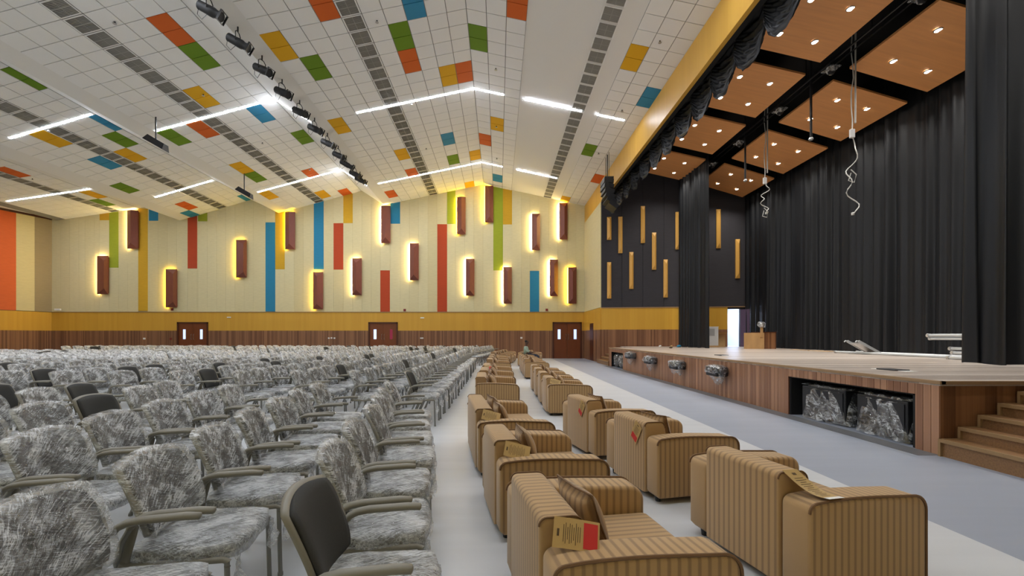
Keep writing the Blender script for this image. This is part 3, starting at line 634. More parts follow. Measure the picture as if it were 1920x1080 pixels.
# steps
for (ya, yb, lb, nm) in ((2.67, 5.15, 'brown wooden steps at the near end of the stage', 0), (20.68, 23.1, 'brown wooden steps at the far end of the stage', 1)):
    r = empty('steps', (5.21, ya, 0)); L_ = yb-ya
    for k in range(5):
        h = .20+.14*k; x0 = .235*k; x1 = 1.22 if k < 5 else 0
        q = MB(); q.box(x0+.02, min(x0+.255, 1.22), 0, L_, 0 if k == 0 else h-.14, h-.02); q.build('riser', M['stepw'], r)
        q = MB(); q.box(x0, x0+.26, 0, L_, h-.02, h); q.build('tread', M['stepw'], r)
        q = MB(); q.box(x0-.006, x0+.025, 0, L_, h-.035, h+.006); q.box(x0-.008, x0+.02, L_-.03 if not nm else 0, L_ if not nm else .03, max(0, h-.16) if k else 0, h-.02); q.box(x0, x0+.26, L_-.025 if not nm else 0, L_ if not nm else .025, h-.02, h+.006); q.build('nosing', M['stepn'], r)
    tag(r, lb, 'steps')

# curtains
def curtain(name, pts, z0, z1, amp, lab, seed, nfold=3.2, parent=None, flare=1.0, top=None):
    random.seed(seed); segs = []; L_ = 0; P_ = [Vector((x, y, 0)) for x, y in pts]
    lens = [(b-a).length for a, b in zip(P_, P_[1:])]; L_ = sum(lens)
    def at(s):
        for a, b, l in zip(P_, P_[1:], lens):
            if s <= l+1e-6: d = (b-a).normalized(); return a+d*s, Vector((d.y, -d.x, 0))
            s -= l
        return P_[-1], Vector(((P_[-1]-P_[-2]).normalized().y, -(P_[-1]-P_[-2]).normalized().x, 0))
    ph = [random.uniform(0, 6.28) for _ in range(8)]
    def fn(u, v):
        s = u*L_; p, n = at(s); w = s*2*math.pi*nfold
        s2 = w + 1.3*math.sin(s*1.7+ph[0]) + 1.1*math.sin(s*.63+ph[1])
        a = amp*(.55+.3*math.sin(s*2.3+ph[2])+.25*math.sin(s*5.1+ph[3]))
        fold = math.sin(s2+v*.5*math.sin(s*3+ph[4]))+.45*math.sin(2.1*s2+ph[5]+v*1.5)*v + .3*math.sin(.43*s2+ph[6])
        d = a*fold*(.65+.35*v*flare)
        z = z1+(z0-z1)*v
        if v > .98: z += .012*math.sin(s*9)
        return (p.x+n.x*d, p.y+n.y*d, z)
    nu = int(L_/.028); return MB().grid(fn, nu, 16).build(name, M['velvet'], parent, 180)
c1 = curtain('stage_curtain', [(12.55, 22.05), (12.5, 12), (12.5, 2.5)], ZS+.01, 9.9, .11, '', 3, 2.6)
tag(c1, 'full-height black back curtain in folds across the rear of stage', 'curtain')
c2 = curtain('leg_curtain', [(9.1, 22.0), (9.3, 19.25)], ZS+.01, 9.5, .10, '', 5, 3.2)
tag(c2, 'narrow black leg curtain at the far side of stage', 'curtain')
c3 = curtain('leg_curtain', [(9.05, 8.35), (8.92, 8.15), (9.15, 7.75), (9.2, 3.6)], ZS+.03, 9.9, .13, '', 9, 1.9)
tag(c3, 'large black leg curtain at the near right edge of stage', 'curtain')
# swagged valance
va = empty('stage_valance', (0, 0, 0))
tag(va, 'swagged black valance gathered in scallops behind the yellow fascia', 'curtain')
def swag(seed):
    random.seed(seed); p1, p2, p3 = [random.uniform(0, 6) for _ in range(3)]
    def fn(u, v):
        t = 2*u-1; e = 1-t*t
        z = -1.0*v - v*v*.55*(e**.7) - .12*v
        vv = v*1.0
        puff = .26*(e**.55)*math.sin(math.pi*min(1, vv*.98)**1.3)
        fold = .040*math.sin(2*math.pi*(9*v + 1.6*e*v) + p1 + 1.2*math.sin(5*t+p2)) * (.25+.75*e) + .022*math.sin(2*math.pi*17*v+6*t+p3)
        return (-.02-puff*0+.05*t*t + puff + fold, 1.2*(u-.5)+.02*math.sin(12*v+p2), z+.018*math.sin(9*t+14*v+p1))
    return MB().grid(fn, 18, 64).mesh('swag', M['velvet'], 180)
sw = [swag(k) for k in range(3)]
for k in range(17):
    y = 22.1-1.2*k
    put('swag', sw[k % 3], va, (5.78, y, 9.32))

# stage ceiling panels
def zt(x): return 9.25 if x <= 9.21 else 9.07
pan_m = {}
for c, (x0, x1, za, zb) in enumerate(((6.95, 9.21, 9.77, 9.25), (10.05, 12.27, 9.07, 8.41))):
    q = MB(); q.add([(x0, 0, za), (x1, 0, zb), (x1, 2.55, zb), (x0, 2.55, za), (x0, 0, za+.06), (x1, 0, zb+.06), (x1, 2.55, zb+.06), (x0, 2.55, za+.06)], [(0, 3, 2, 1), (4, 5, 6, 7), (0, 1, 5, 4), (1, 2, 6, 5), (2, 3, 7, 6), (3, 0, 4, 7)])
    pm = q.mesh('panel_board', M['panel'])
    dm = MB().lathe([(.075, -.012), (.075, .02)], 16).mesh('downlight', M['lamp'])
    rm = MB().lathe([(.10, -.008), (.078, -.014), (.078, .01), (.10, .01)], 16, cap=False).mesh('downlight_rim', M['steel'])
    for r_ in range(6):
        y0 = 21.9-3.15*r_-2.55
        r = empty('stage_ceiling_panel', (0, y0, 0)); put('panel_board', pm, r)
        for fx in (.3, .72):
            for fy in (.27, .74):
                x = x0+(x1-x0)*fx; z = za+(zb-za)*fx
                d_ = put('downlight', dm, r, (x, 2.55*fy, z)); put('downlight_rim', rm, d_)
                ld = bpy.data.lights.new('downlight_beam', 'SPOT'); ld.energy = STAGE_SPOT; ld.spot_size = R(120); ld.spot_blend = .8; ld.shadow_soft_size = .06; ld.color = (1, .96, .9)
                lo = link(bpy.data.objects.new('downlight_beam', ld), r); lo.location = (x, 2.55*fy, z-.05)
        col = 'front column next to the valance' if c == 0 else 'rear column next to the back curtain'
        tag(r, f'orange-brown wooden ceiling panel over stage, {col}, {ORD[r_]} from the far end', 'ceiling panel', 'wooden ceiling panels over the stage')
# battens, poles, cords
r = empty('lighting_batten', (9.62, 0, 9.35)); MB().tube([(0, 2.6, 0), (0, 21.8, 0)], .03, 8).tube([(.25, 2.6, .02), (.25, 21.8, .02)], .02, 6).build('pipe', M['foot'], r)
q = MB()
for k in range(8): MB().tube([(0, 4+2.4*k, 0), (0, 4+2.4*k, .85)], .012, 5).build('hanger', M['foot'], r); tag(r, 'long dark pipe batten between the two columns of ceiling panels', 'batten')
fm = MB(); fm.pillow(lambda u, v: (.2*(u-.5)*2*.8, .24*(v-.5)*2*.8, .1*math.sin(math.pi*u)*math.sin(math.pi*v)+.02*math.sin(17*u+9*v)), lambda u, v: (.2*(u-.5)*2*.8, .24*(v-.5)*2*.8, -.16*math.sin(math.pi*u)*math.sin(math.pi*v)-.02*math.sin(13*v)), 10, 10)
fm = fm.mesh('plastic_wrap', M['filmbig'], 180)
b0 = MB().lathe([(.06, -.16), (.1, -.1), (.1, .08), (.05, .12)], 10).mesh('lamp_body', M['spk'], 40)
for i, y in enumerate((9.9, 12.6, 14.9, 17.4, 19.6)):
    r = empty('wrapped_stage_lamp', (9.64, y, 9.16)); put('lamp_body', b0, r); o = put('plastic_wrap', fm, r); o.location = (0, 0, .0)
    MB().tube([(0, 0, .1), (0, 0, .2)], .015, 6).build('clamp', M['foot'], r)
    tag(r, f'small lamp in crumpled plastic under the dark batten, {ORD[i]} from the camera', 'stage lamp', 'wrapped lamps on the batten')
for i, (x, y, zb, zt_) in enumerate(((9.7, 13.5, 7.5, 10.2), (9.7, 17.1, 7.5, 10.2))):
    r = empty('drop_tube', (x, y, zb)); MB().tube([(0, 0, .05), (0, 0, zt_-zb)], .035, 8).build('tube', M['spk'], r); MB().lathe([(.05, 0), (.07, .03), (.05, .08)], 10).build('end_fitting', M['galv'], r)
    tag(r, f'dark vertical drop tube over the stage, the {("nearer", "farther")[i]} one', 'tube', 'drop tubes over the stage')
for i, (x, y, zt_, zbx, zb) in enumerate(((9.92, 12.2, 10.2, 7.1, 4.85), (9.92, 16.2, 10.2, 7.2, 6.0))):
    r = empty('hanging_cable', (x, y, 0)); random.seed(i+2)
    pts = [(.02*math.sin(k*2.1), .03*math.sin(k*1.3), zt_-(zt_-zbx)*k/8) for k in range(9)]
    MB().tube(pts, .014, 6).tube([(.10, 0, zt_), (.10, .01, zbx+.3)], .022, 6).build('upper_cord', M['cable'], r)
    n = 26; pts = [(.10*math.sin(k*.9+i)*(k/n)**.5+.12*math.sin(k*.31), .06*math.sin(k*.7), zbx-(zbx-zb)*k/n) for k in range(n+1)]
    MB().tube(pts, .015, 6).tube([(-.02, .02, zbx-1.0), (.12, .0, zbx-1.15), (.10, .05, zbx-1.35), (-.06, .05, zbx-1.3), (-.03, .0, zbx-1.1)], .013, 6).build('loose_cord', M['cable'], r)
    MB().bbox(-.06, .06, -.04, .04, zbx-.12, zbx+.12, .01, 1).build('socket_box', M['cardw'], r)
    MB().bbox(pts[-1][0]-.03, pts[-1][0]+.03, -.03, .03, zb-.04, zb+.04, .01, 1).build('plug', M['cable'], r)
    tag(r, f'white cable with a socket box dangling over the stage, the {("nearer", "farther")[i]} one', 'cable', 'cables dangling over the stage')

# line array by the fascia
r = empty('line_array', (5.0, 20.0, 7.1)); z = 1.48; ang = 4; x = 0
for k in range(6):
    h = .23; m_ = Matrix.Translation((x, 0, z)) @ Matrix.Rotation(R(ang), 4, 'Y')
    q = MB(); q.add([m_ @ Vector(v) for v in [(-.22, -.42, -h), (.22, -.34, -h*.92), (.22, .34, -h*.92), (-.22, .42, -h), (-.22, -.42, 0), (.22, -.34, -.02), (.22, .34, -.02), (-.22, .42, 0)]], [(0, 3, 2, 1), (4, 5, 6, 7), (0, 1, 5, 4), (1, 2, 6, 5), (2, 3, 7, 6), (3, 0, 4, 7)])
    cb = q.build('speaker_cabinet', M['spk'], r)
    MB().add([m_ @ Vector(v) for v in [(-.225, -.40, -h+.015), (-.225, .40, -h+.015), (-.225, .40, -.01), (-.225, -.40, -.01)]], [(0, 3, 2, 1)]).build('grille', M['spkg'], cb)
    z -= h*math.cos(R(ang)); x += h*math.sin(R(ang)); ang += 8 if k > 1 else 4
MB().box(-.2, .2, -.36, .36, 1.48, 1.54).build('flying_frame', M['foot'], r)
q = MB()
for yy in (-.3, .3): q.tube([(0, yy, 1.54), (0, yy, 2.66)], .012, 5)
q.tube([(0, 0, 1.54), (0, 0, 2.66)], .025, 6); q.build('suspension', M['foot'], r)
tag(r, 'black curved line array speaker hanging beside the yellow fascia', 'speaker')

# front fill speakers on the stage face
def wrapblob(nx, ny, nz, seed, tail=0.0):
    random.seed(seed); p = [random.uniform(0, 6) for _ in range(4)]
    def side(s):
        def fn(u, v):
            a, b = 2*u-1, 2*v-1; a2 = a*math.sqrt(1-.42*b*b); b2 = b*math.sqrt(1-.42*a*a)
            e = max(0, (1-a**6)*(1-b**6))**.4
            n_ = .012*math.sin(11*u+7*v+p[0])+.01*math.sin(23*u-13*v+p[1])
            zz = b2*nz
            if tail and b < 0: zz -= tail*(-b)**2*(.6+.4*math.sin(3*a+p[2]))*(1-.35*abs(a))
            return (s*(nx*e*(1 if not tail or b > -.3 else .5)+n_*e), a2*ny+n_, zz+n_)
        return fn
    return MB().pillow(side(-1), side(1), 20, 20)
FS = [(16.8, .66, 'first from the far end'), (14.6, .60, 'second from the far end'), (12.4, .585, 'third from the far end'), (10.15, .60, 'nearest the camera')]
for i, (y, z, lb) in enumerate(FS):
    r = empty('front_fill_speaker', (XS-.17, y, z))
    MB().bbox(-.13, .15, -.26, .26, -.11, .11, .03, 2).build('cabinet', M['spk'], r, 40)
    wrapblob(.17, .33, .15, i+3, .22).build('plastic_wrap', M['filmbig'], r, 180)
    tag(r, f'small black speaker in torn plastic on the stage front, {lb}', 'speaker', 'wrapped speakers on the stage front')
# subwoofers in the near niche, wrapped units in the far niche
for i, (y, lb) in enumerate(((7.22, 'left'), (6.08, 'right'))):
    r = empty('subwoofer', (XS+.45, y, 0), R(4-8*i))
    MB().bbox(-.34, .34, -.44, .44, .03, .56, .015, 2).build('cabinet', M['spk'], r)
    MB().box(-.352, -.345, -.4, .4, .07, .52).build('grille', M['spkg'], r)
    def mk(sd):
        random.seed(sd); p = [random.uniform(0, 6) for _ in range(4)]
        def fn(u, v):
            t = 2*math.pi*u; c_, s_ = math.cos(t), math.sin(t); k_ = (abs(c_)**6+abs(s_)**6)**(-1/6)
            fl_ = .018+.05*(1-v)**2+.012*math.sin(5*t+p[0]+3*v)*(1-v)+.004*math.sin(17*t+8*v+p[1])
            return ((.34+fl_)*c_*k_*(.98 if v < .9 else .9), (.44+fl_*.9)*s_*k_*(.98 if v < .9 else .9), .02+.57*v+.01*math.sin(13*t+p[2]))
        return fn
    w = MB(); w.grid(mk(i), 60, 14); w.grid(lambda u, v: ((2*u-1)*.35, (2*v-1)*.45, .592+.012*math.sin(14*u+5*v)), 10, 10); w.build('plastic_wrap', M['filmbig'], r, 180)
    tag(r, f'{lb} black subwoofer under clear plastic in the near stage niche', 'speaker', 'subwoofers in the stage niche')
for i, y in enumerate((19.7, 18.85)):
    r = empty('wrapped_monitor', (XS+.28, y, 0)); MB().bbox(-.2, .2, -.3, .3, .02, .52, .04, 2).build('cabinet', M['spk'], r, 40)
    w = wrapblob(.26, .37, .31, 20+i); o = w.build('plastic_wrap', M['filmbig'], r, 180); o.location = (0, 0, .31)
    tag(r, f'{("left", "right")[i]} bulky unit wrapped in plastic in the far stage niche', 'speaker', 'wrapped units in the far niche')

# things on the stage
r = empty('white_carton', (10.34, 21.3, ZS)); MB().box(-.3, .3, -.25, .25, .08, .98).build('carton', M['cardw'], r); MB().box(-.32, .32, -.27, .27, .0, .08).build('pallet', M['card'], r); MB().box(-.31, .31, -.26, .26, .98, 1.0).build('lid', M['whitep'], r)
MB().box(-.2, .12, -.252, -.25, .55, .9).build('printed_patch', mat('grey_print', (150, 150, 150), .8), r)
tag(r, 'tall white carton standing beside the leg curtain on stage', 'carton')
r = empty('cardboard_box', (10.93, 21.75, ZS)); MB().box(-.15, .3, -.2, .2, 0, .62).build('carton', M['card'], r); MB().add([(-.18, -.2, .62), (.34, -.2, .62), (.30, -.45, .74), (-.2, -.45, .74)], [(0, 1, 2, 3), (3, 2, 1, 0)]).build('open_flap', M['card'], r)
tag(r, 'open brown cardboard box behind the white carton', 'box')
r = empty('lectern_crate', (11.1, 18.75, ZS), R(-4)); MB().box(-.66, .16, -.35, -.33, 0, .68).build('plywood_sheet', M['ply'], r); MB().box(-.05, .66, -.32, .3, 0, .70).build('crate_body', M['sidewood'], r)
MB().box(-.07, .68, -.34, .32, .70, .72).build('top', M['dframe'], r); tag(r, 'low brown wooden crate with a plywood sheet against the back curtain', 'crate')
r = empty('wrapped_fixture', (11.12, 18.38, ZS)); MB().box(-.05, .05, -.02, .02, .5, .92).build('wooden_post', M['ply'], r)
o = wrapblob(.12, .12, .12, 8).build('plastic_wrap', M['filmbig'], r, 180); o.location = (0, 0, 1.02); MB().lathe([(.06, .93), (.09, .97), (.09, 1.07), (.05, 1.1)], 10).build('lamp_head', M['steel'], r, 40)
tag(r, 'small plastic-wrapped lamp on a wooden post above the plywood sheet', 'lamp')
# scaffold parts
def pole(x0, y0, z0, x1, y1, z1, rr, lb, m='galv'):
    r_ = empty('scaffold_pole', (x0, y0, z0)); MB().tube([(0, 0, 0), (x1-x0, y1-y0, z1-z0)], rr, 10).build('tube', M[m], r_)
    d = Vector((x1-x0, y1-y0, z1-z0)); a = d.normalized()*.06; MB().tube([(0, 0, 0), tuple(a)], rr*1.25, 10).build('end_collar', M['steel'], r_); tag(r_, lb, 'pole', 'metal poles lying on the stage')
pole(10.75, 13.9, ZS+.04, 10.95, 9.6, ZS+.04, .035, 'long galvanised pole lying nearest the stage front')
pole(11.2, 13.6, ZS+.04, 11.3, 9.2, ZS+.04, .04, 'long galvanised pole lying behind the front pole')
pole(10.55, 10.2, ZS+.04, 10.2, 7.6, ZS+.04, .045, 'short pale pole on the floor by the near leg curtain')
pole(10.95, 10.5, ZS+.14, 10.7, 7.6, ZS+.14, .04, 'pale pole second from bottom of the right stack')
pole(11.0, 10.6, ZS+.24, 10.8, 7.6, ZS+.24, .04, 'pale pole in the middle of the right stack')
pole(11.0, 11.1, ZS+.48, 10.8, 7.6, ZS+.48, .035, 'white pole second from top of the right stack')
pole(11.0, 11.15, ZS+.56, 10.8, 7.6, ZS+.56, .04, 'white pole on top of the right stack')
r = empty('trestle', (11.0, 9.4, ZS)); MB().box(-.1, .1, -.9, .8, .29, .43).build('beam', M['galv'], r)
for yy in (-.7, .6): MB().box(-.12, .12, yy-.03, yy+.03, 0, .30).build('leg', M['steel'], r)
tag(r, 'pale metal trestle beam under the top poles of right stack', 'trestle')
r = empty('metal_ramp', (11.18, 12.95, ZS), R(-6)); mt = Matrix.Rotation(R(90), 4, 'Z') @ Matrix.Rotation(R(31), 4, 'X')
for s_ in (-.24, .24): MB().box(s_-.02, s_+.02, 0, .70, .0, .07, mt).build('side_rail', M['galv'], r)
MB().box(-.22, .22, .06, .62, .01, .04, mt).build('deck', M['steel'], r)
for s_ in (-.24, .24): MB().tube([mt @ Vector((s_, .69, .04)), mt @ Vector((s_, .75, .02)), mt @ Vector((s_, .76, -.03))], .018, 6).build('hook', M['galv'], r)
for k in range(5): MB().box(-.22, .22, .12+.11*k, .135+.11*k, .04, .052, mt).build('rung', M['galv'], r)
tag(r, 'tilted grey metal ramp with two hooked rails lying on stage', 'ramp')
for i, (x, y, w_, l_, rz, lb) in enumerate(((11.6, 15.6, .16, .5, 8, 'flat board scrap left of the metal ramp'), (11.7, 16.9, .10, .4, -12, 'flat board scrap nearer the plywood sheet'), (9.1, 15.2, .0, 0, 0, ''))):
    if not w_: continue
    tag(MB().box(x-w_, x+w_, y-l_, y+l_, ZS, ZS+.012).build('board_scrap', M['card']), lb, 'board')
for i, (x, y, m_, lb) in enumerate(((8.6, 21.6, 'card', 'crumpled brown paper near the far leg curtain'), (8.85, 21.3, 'Wblue', 'crumpled blue bag at the foot of far leg curtain'), (8.1, 21.8, 'whitep', 'white paper scrap left of the blue bag'), (7.6, 19.2, 'ink', 'small dark scrap on the far stage floor'))):
    random.seed(40+i); bm = bmesh.new(); bmesh.ops.create_icosphere(bm, subdivisions=2, radius=.11 if i == 1 else .07)
    for v in bm.verts: v.co *= random.uniform(.7, 1.25); v.co.z = max(v.co.z*.6+.04, 0)
    q = MB(); q.bm(bm, Matrix.Translation((x, y, ZS))); tag(q.build('litter', M[m_]), lb, 'litter')

# ------------------------------------------------------------------ armchairs
def rounded_rect(w, h, r, n=5, corners=(1, 1, 1, 1)):
    pts = []
    for (cx, cy, a0, on) in ((w-r, r, -90, corners[0]), (w-r, h-r, 0, corners[1]), (r, h-r, 90, corners[2]), (r, r, 180, corners[3])):
        if on:
            for k in range(n+1): t = R(a0+90*k/n); pts.append((cx+r*math.cos(t), cy+r*math.sin(t)))
        else:
            pts.append((w if cx > w/2 else 0, h if cy > h/2 else 0))
    return pts
def arm_mesh(y0, y1, out):
    # profile in X-Z: rounded upper front corner, softly dipping top
    prof = []
    x0, x1, z0, z1 = -.39, .40, .05, .555
    def topz(x): return z1 + .012*math.sin((x-x0)/(x1-x0)*math.pi*1.3+.2) - .006
    prof += [(x0+.03, z0), (x1-.04, z0)]
    for k in range(5): t = R(-90+90*k/4); prof.append((x1-.03+.03*math.cos(t), z0+.03+.03*math.sin(t)))
    r = .085
    for k in range(9): t = R(90*k/8); prof.append((x1-r+r*math.cos(t), topz(x1-r)-r+r*math.sin(t)))
    for k in range(1, 9): x = x1-r-(x1-r-(x0+.05))*k/9; prof.append((x, topz(x)))
    for k in range(6): t = R(90+90*k/5); prof.append((x0+.05+.05*math.cos(t), topz(x0)-.05+.05*math.sin(t)))
    prof.append((x0, z0+.03))
    bm = bmesh.new(); vs = [bm.verts.new((x, y0, z)) for x, z in prof]; fa = bm.faces.new(vs)
    ex = bmesh.ops.extrude_face_region(bm, geom=[fa]); nv = [g for g in ex['geom'] if isinstance(g, bmesh.types.BMVert)]
    for v in nv: v.co.y = y1
    bmesh.ops.recalc_face_normals(bm, faces=bm.faces[:])
    ed = [e for e in bm.edges if abs(e.verts[0].co.y-e.verts[1].co.y) < 1e-6]
    bmesh.ops.bevel(bm, geom=ed, offset=.022, segments=3, affect='EDGES', profile=.5)
    q = MB(); q.bm(bm); q.m = [0]*len(q.f); q.mi = 1
    yy = out
    yp = (y1-.004 if out > 0 else y0+.004)
    path = [(x, yp, z) for x, z in prof[2:-1]]
    sgn = 1 if out > 0 else -1
    q.tube([(x, yp-.0*sgn, z+0) for x, _, z in path], .0075, 6)
    return q.mesh('arm', [M['sx'], M['pipe']], 50)
def sofa_proto(W_, seats):
    h = W_/2; aw = .18
    r = empty('armchair' if seats == 1 else 'loveseat')
    put('arm', arm_mesh(-h, -h+aw, -1), r); put('arm', arm_mesh(h-aw, h, 1), r)
    MB().bbox(-.37, .385, -h+aw+.002, h-aw-.002, .05, .27, .02, 2).build('base', M['sx'], r, 40)
    # back: prism with rounded top
    prof = [(-.40, .05), (-.16, .05), (-.16, .3)]
    for k in range(7): t = R(0+90*k/6); prof.append((-.20-.055+.055*math.cos(t), .605+.055*math.sin(t)))
    for k in range(6): t = R(90+90*k/5); prof.append((-.40+.035+.035*math.cos(t), .625+.035*math.sin(t)))
    bm = bmesh.new(); y0, y1 = -h+aw+.003, h-aw-.003
    vs = [bm.verts.new((x, y0, z)) for x, z in prof]; fa = bm.faces.new(vs); ex = bmesh.ops.extrude_face_region(bm, geom=[fa])
    for g in ex['geom']:
        if isinstance(g, bmesh.types.BMVert): g.co.y = y1
    bmesh.ops.recalc_face_normals(bm, faces=bm.faces[:])
    ed = [e for e in bm.edges if abs(e.verts[0].co.y-e.verts[1].co.y) < 1e-6]
    bmesh.ops.bevel(bm, geom=ed, offset=.018, segments=3, affect='EDGES', profile=.5)
    q = MB(); q.bm(bm); q.m = [0]*len(q.f); q.mi = 1
    for yy in (y0+.004, y1-.004): q.tube([(x, yy, z) for x, z in prof[3:]], .005, 5)
    q.build('backrest', [M['sy'], M['pipe']], r, 50)
    sw_ = (W_-2*aw)/seats
    for k in range(seats):
        a = -h+aw+k*sw_; MB().bbox(-.17, .405, a+.004, a+sw_-.004, .265, .40, .035, 3).build('seat_cushion', M['sy'], r, 50)
    for sx in (-.33, .33):
        for sy in (-h+.09, h-.09): put('foot', MB().lathe([(.022, 0), (.03, .05)], 10).mesh('foot', M['foot']), r, (sx, sy, 0))
    reg(r); return r
def pillow_mesh():
    def fn(s):
        def g(u, v):
            a, b = 2*u-1, 2*v-1; e = max(0, (1-a*a)*(1-b*b))**.45
            k = 1-.06*(1-abs(a))*0; c = 1+.05*(abs(a)*abs(b))**3
            return (s*.07*e, a*.16*c*(1-.06*(1-b*b)), .145+b*.145*c*(1-.06*(1-a*a)))
        return g
    q = MB(); q.pillow(fn(-1), fn(1), 14, 14); q.mi = 1
    q.tube([(0, a*.16*1.0, .145+b*.145) for a, b in ((-1.04, -1.04), (0, -.94), (1.04, -1.04), (.94, 0), (1.04, 1.04), (0, .94), (-1.04, 1.04), (-.94, 0), (-1.04, -1.04))], .005, 5)
    return q.mesh('throw_pillow', [M['sy'], M['pipe']], 180)
PM = pillow_mesh()
def tag_part(root, style, W_):
    h = W_/2-.18
    o = None; q = MB()
    def card(fn, red, white=False):
        q.mi = 0; n = 8
        q.grid(lambda u, v: fn(u, v, 0), n, 2); q.grid(lambda u, v: fn(1-u, v, -.001), n, 2)
        if red: q.mi = 1; q.grid(lambda u, v: fn(.66+.30*u, .08+.84*v, .0015), 3, 2)
        if white: q.mi = 3; q.grid(lambda u, v: fn(.88+.12*u, v, .0015), 2, 2)
        q.mi = 2
        for k in range(9 if red else 12):
            a = .22+.045*k if red else .2+.052*k
            ln = .7+.2*math.sin(k*2.3); q.grid(lambda u, v: fn(a+.012*u, .5-ln*.4+ln*.8*v, .0015), 1, 2)
        q.grid(lambda u, v: fn(.08+.05*u, .38+.24*v, .0015), 1, 1)
    if style == 'side':      # leaning on the inner side of the back above the near arm
        card(lambda u, v, d: (-.37+.19*u+.03*v, -h-.015-.065*(1-v)-d-.02*u*u, .675-.035*u+.095*(v-1)), True)
    elif style == 'sideplain':
        card(lambda u, v, d: (-.35+.18*u+.03*v, -h-.015-.06*(1-v)-d-.02*u*u, .665-.05*u+.09*(v-1)), False)
    elif style == 'rear':     # hanging over the outer back corner
        card(lambda u, v, d: (-.405-d-.004, -h+.14-.10*v+.10*u, .66-.16*u-.06*v), True)
    elif style == 'flat':     # long pale card lying over the arm
        card(lambda u, v, d: (-.37+.09*u+.10*v, -h+.01-.20*u, .668-.098*math.sin(min(1, u*1.2)*math.pi/2)+d+.004), False, True)
    o = q.build('hang_tag', [M['kraft'], M['redp'], M['ink'], M['whitep']], root); o['label'] = 'kraft card hang tag' + (' with a red block' if style in ('side', 'rear') else '')
a1 = sofa_proto(.98, 1); a2 = sofa_proto(.96, 1); l1 = sofa_proto(1.52, 2)
SF = []   # x_rear, y, angle, kind, row, tagstyle
SF += [(.118, 2.11, 9.5, 1, 'L', 'side'), (-.08, 3.45, 9.3, 1, 'L', 'sideplain'), (-.32, 5.08, 8, 2, 'L', 'sideplain')]
SF += [(-.44, 8.6, 1, 2, 'L', None), (-.43, 10.15, 0, 2, 'L', None), (-.42, 11.75, 0, 2, 'L', 'side'), (-.40, 14.75, 0, 2, 'L', None), (-.38, 16.3, 0, 2, 'L', None), (-.36, 17.85, 0, 2, 'L', None)]
SF += [(-.30, 21.2, -8, 2, 'L', None), (-.05, 22.9, -10, 1, 'L', None), (.12, 24.3, -10, 1, 'L', None)]
SF += [(1.487, 2.70, 12.7, 1, 'R', 'flat'), (1.22, 4.1, 12, 1, 'R', 'rear'), (.965, 5.39, 14, 1, 'R', 'rear')]
SF += [(.857, 8.16, 1, 1, 'R', 'sideplain'), (.86, 9.25, 0, 1, 'R', None), (.86, 10.35, 0, 1, 'R', None), (.86, 11.45, 0, 1, 'R', None), (.86, 14.75, 0, 1, 'R', 'rear'), (.86, 15.85, 0, 1, 'R', None), (.86, 16.93, 0, 1, 'R', None), (.87, 18.0, 0, 1, 'R', None)]
SF += [(.97, 20.8, -12, 1, 'R', None), (1.2, 22.1, -13, 1, 'R', None), (1.48, 23.4, -13, 1, 'R', None)]
first = {id(a1): 1, id(l1): 1, id(a2): 1}; ci = {'L': 0, 'R': 0}; person_at = None
for (xr, y, an, kd, row, ts) in SF:
    pr = l1 if kd == 2 else (a1 if row == 'L' else a2)
    if first[id(pr)]: o = pr; first[id(pr)] = 0
    else: o = copy_tree(pr)
    c_, s_ = math.cos(R(an)), math.sin(R(an)); ox, oy = xr+.40*c_, y+.40*s_
    o.location = (ox, oy, 0); o.rotation_euler = (0, 0, R(an)); i = ci[row]; ci[row] += 1
    rw = 'sofa row next to the chairs' if row == 'L' else 'sofa row next to the stage'
    tag(o, f'tan striped {"loveseat" if kd == 2 else "armchair"}, {ORD[i]} from the camera in the {rw}', 'sofa' if kd == 2 else 'armchair', 'striped lounge seats in two rows')
    for k in range(kd if ts != 'flat' else 0):
        off = (0 if kd == 1 else (-.28+.56*k)); lx, ly = -.04, off+(.03 if kd == 1 else 0)
        if y > 20 and row == 'R' and i == ci['R']-1 and abs(y-20.8) < .1: ly = .12
        p = bpy.data.objects.new('throw_pillow', PM); link(p)
        p.location = (ox+lx*c_-ly*s_, oy+lx*s_+ly*c_, .402)
        p.rotation_euler = (0, R(-20), R(an+random.uniform(-10, 14)))
        sd = '' if kd == 1 else (' near side' if k == 0 else ' far side')
        tag(p, f'striped pillow on the{sd} seat of {ORD[i]} {"loveseat" if kd == 2 else "armchair"}-place, {"chair" if row == "L" else "stage"}-side row', 'pillow', 'pillows on the lounge seats')
    o['_w'] = 1.52 if kd == 2 else .98
    if ts: tag_part(o, ts, 1.52 if kd == 2 else (.98 if row == 'L' else .96))
    del o['_w']

# ------------------------------------------------------------------ wrapped chairs
def sq(u, v, k=.20):
    a, b = 2*u-1, 2*v-1
    return a*math.sqrt(max(0, 1-k*b*b)), b*math.sqrt(max(0, 1-k*a*a))
def backpt(a, b, d=0):     # a,b in -1..1 across the backrest, d forward offset
    v = (b+1)/2; x = -.155-.035*v-.075*v*v + .055*a*a*(1-.3*v); z = .50+.35*v
    return Vector((x+d, a*.245*(.90+.16*v-.08*v*v), z-.012*a*a*v))
def back_shell(nu=12, nv=12):
    return MB().pillow(lambda u, v: backpt(*sq(u, v)), lambda u, v: backpt(*sq(u, v))+Vector((-.022, 0, -.004)), nu, nv)
def back_pad(nu=12, nv=12):
    def fr(u, v):
        a, b = sq(u, v); e = max(0, (1-a**8)*(1-b**8))**.5; return backpt(a*.93, b*.93, .004+.022*e)
    return MB().pillow(fr, lambda u, v: backpt(sq(u, v)[0]*.93, sq(u, v)[1]*.93, .001), nu, nv)
def seatpt(a, b, z): return Vector((.03+a*.235+.012*b*b*0, b*.238*(1-.04*a), z))
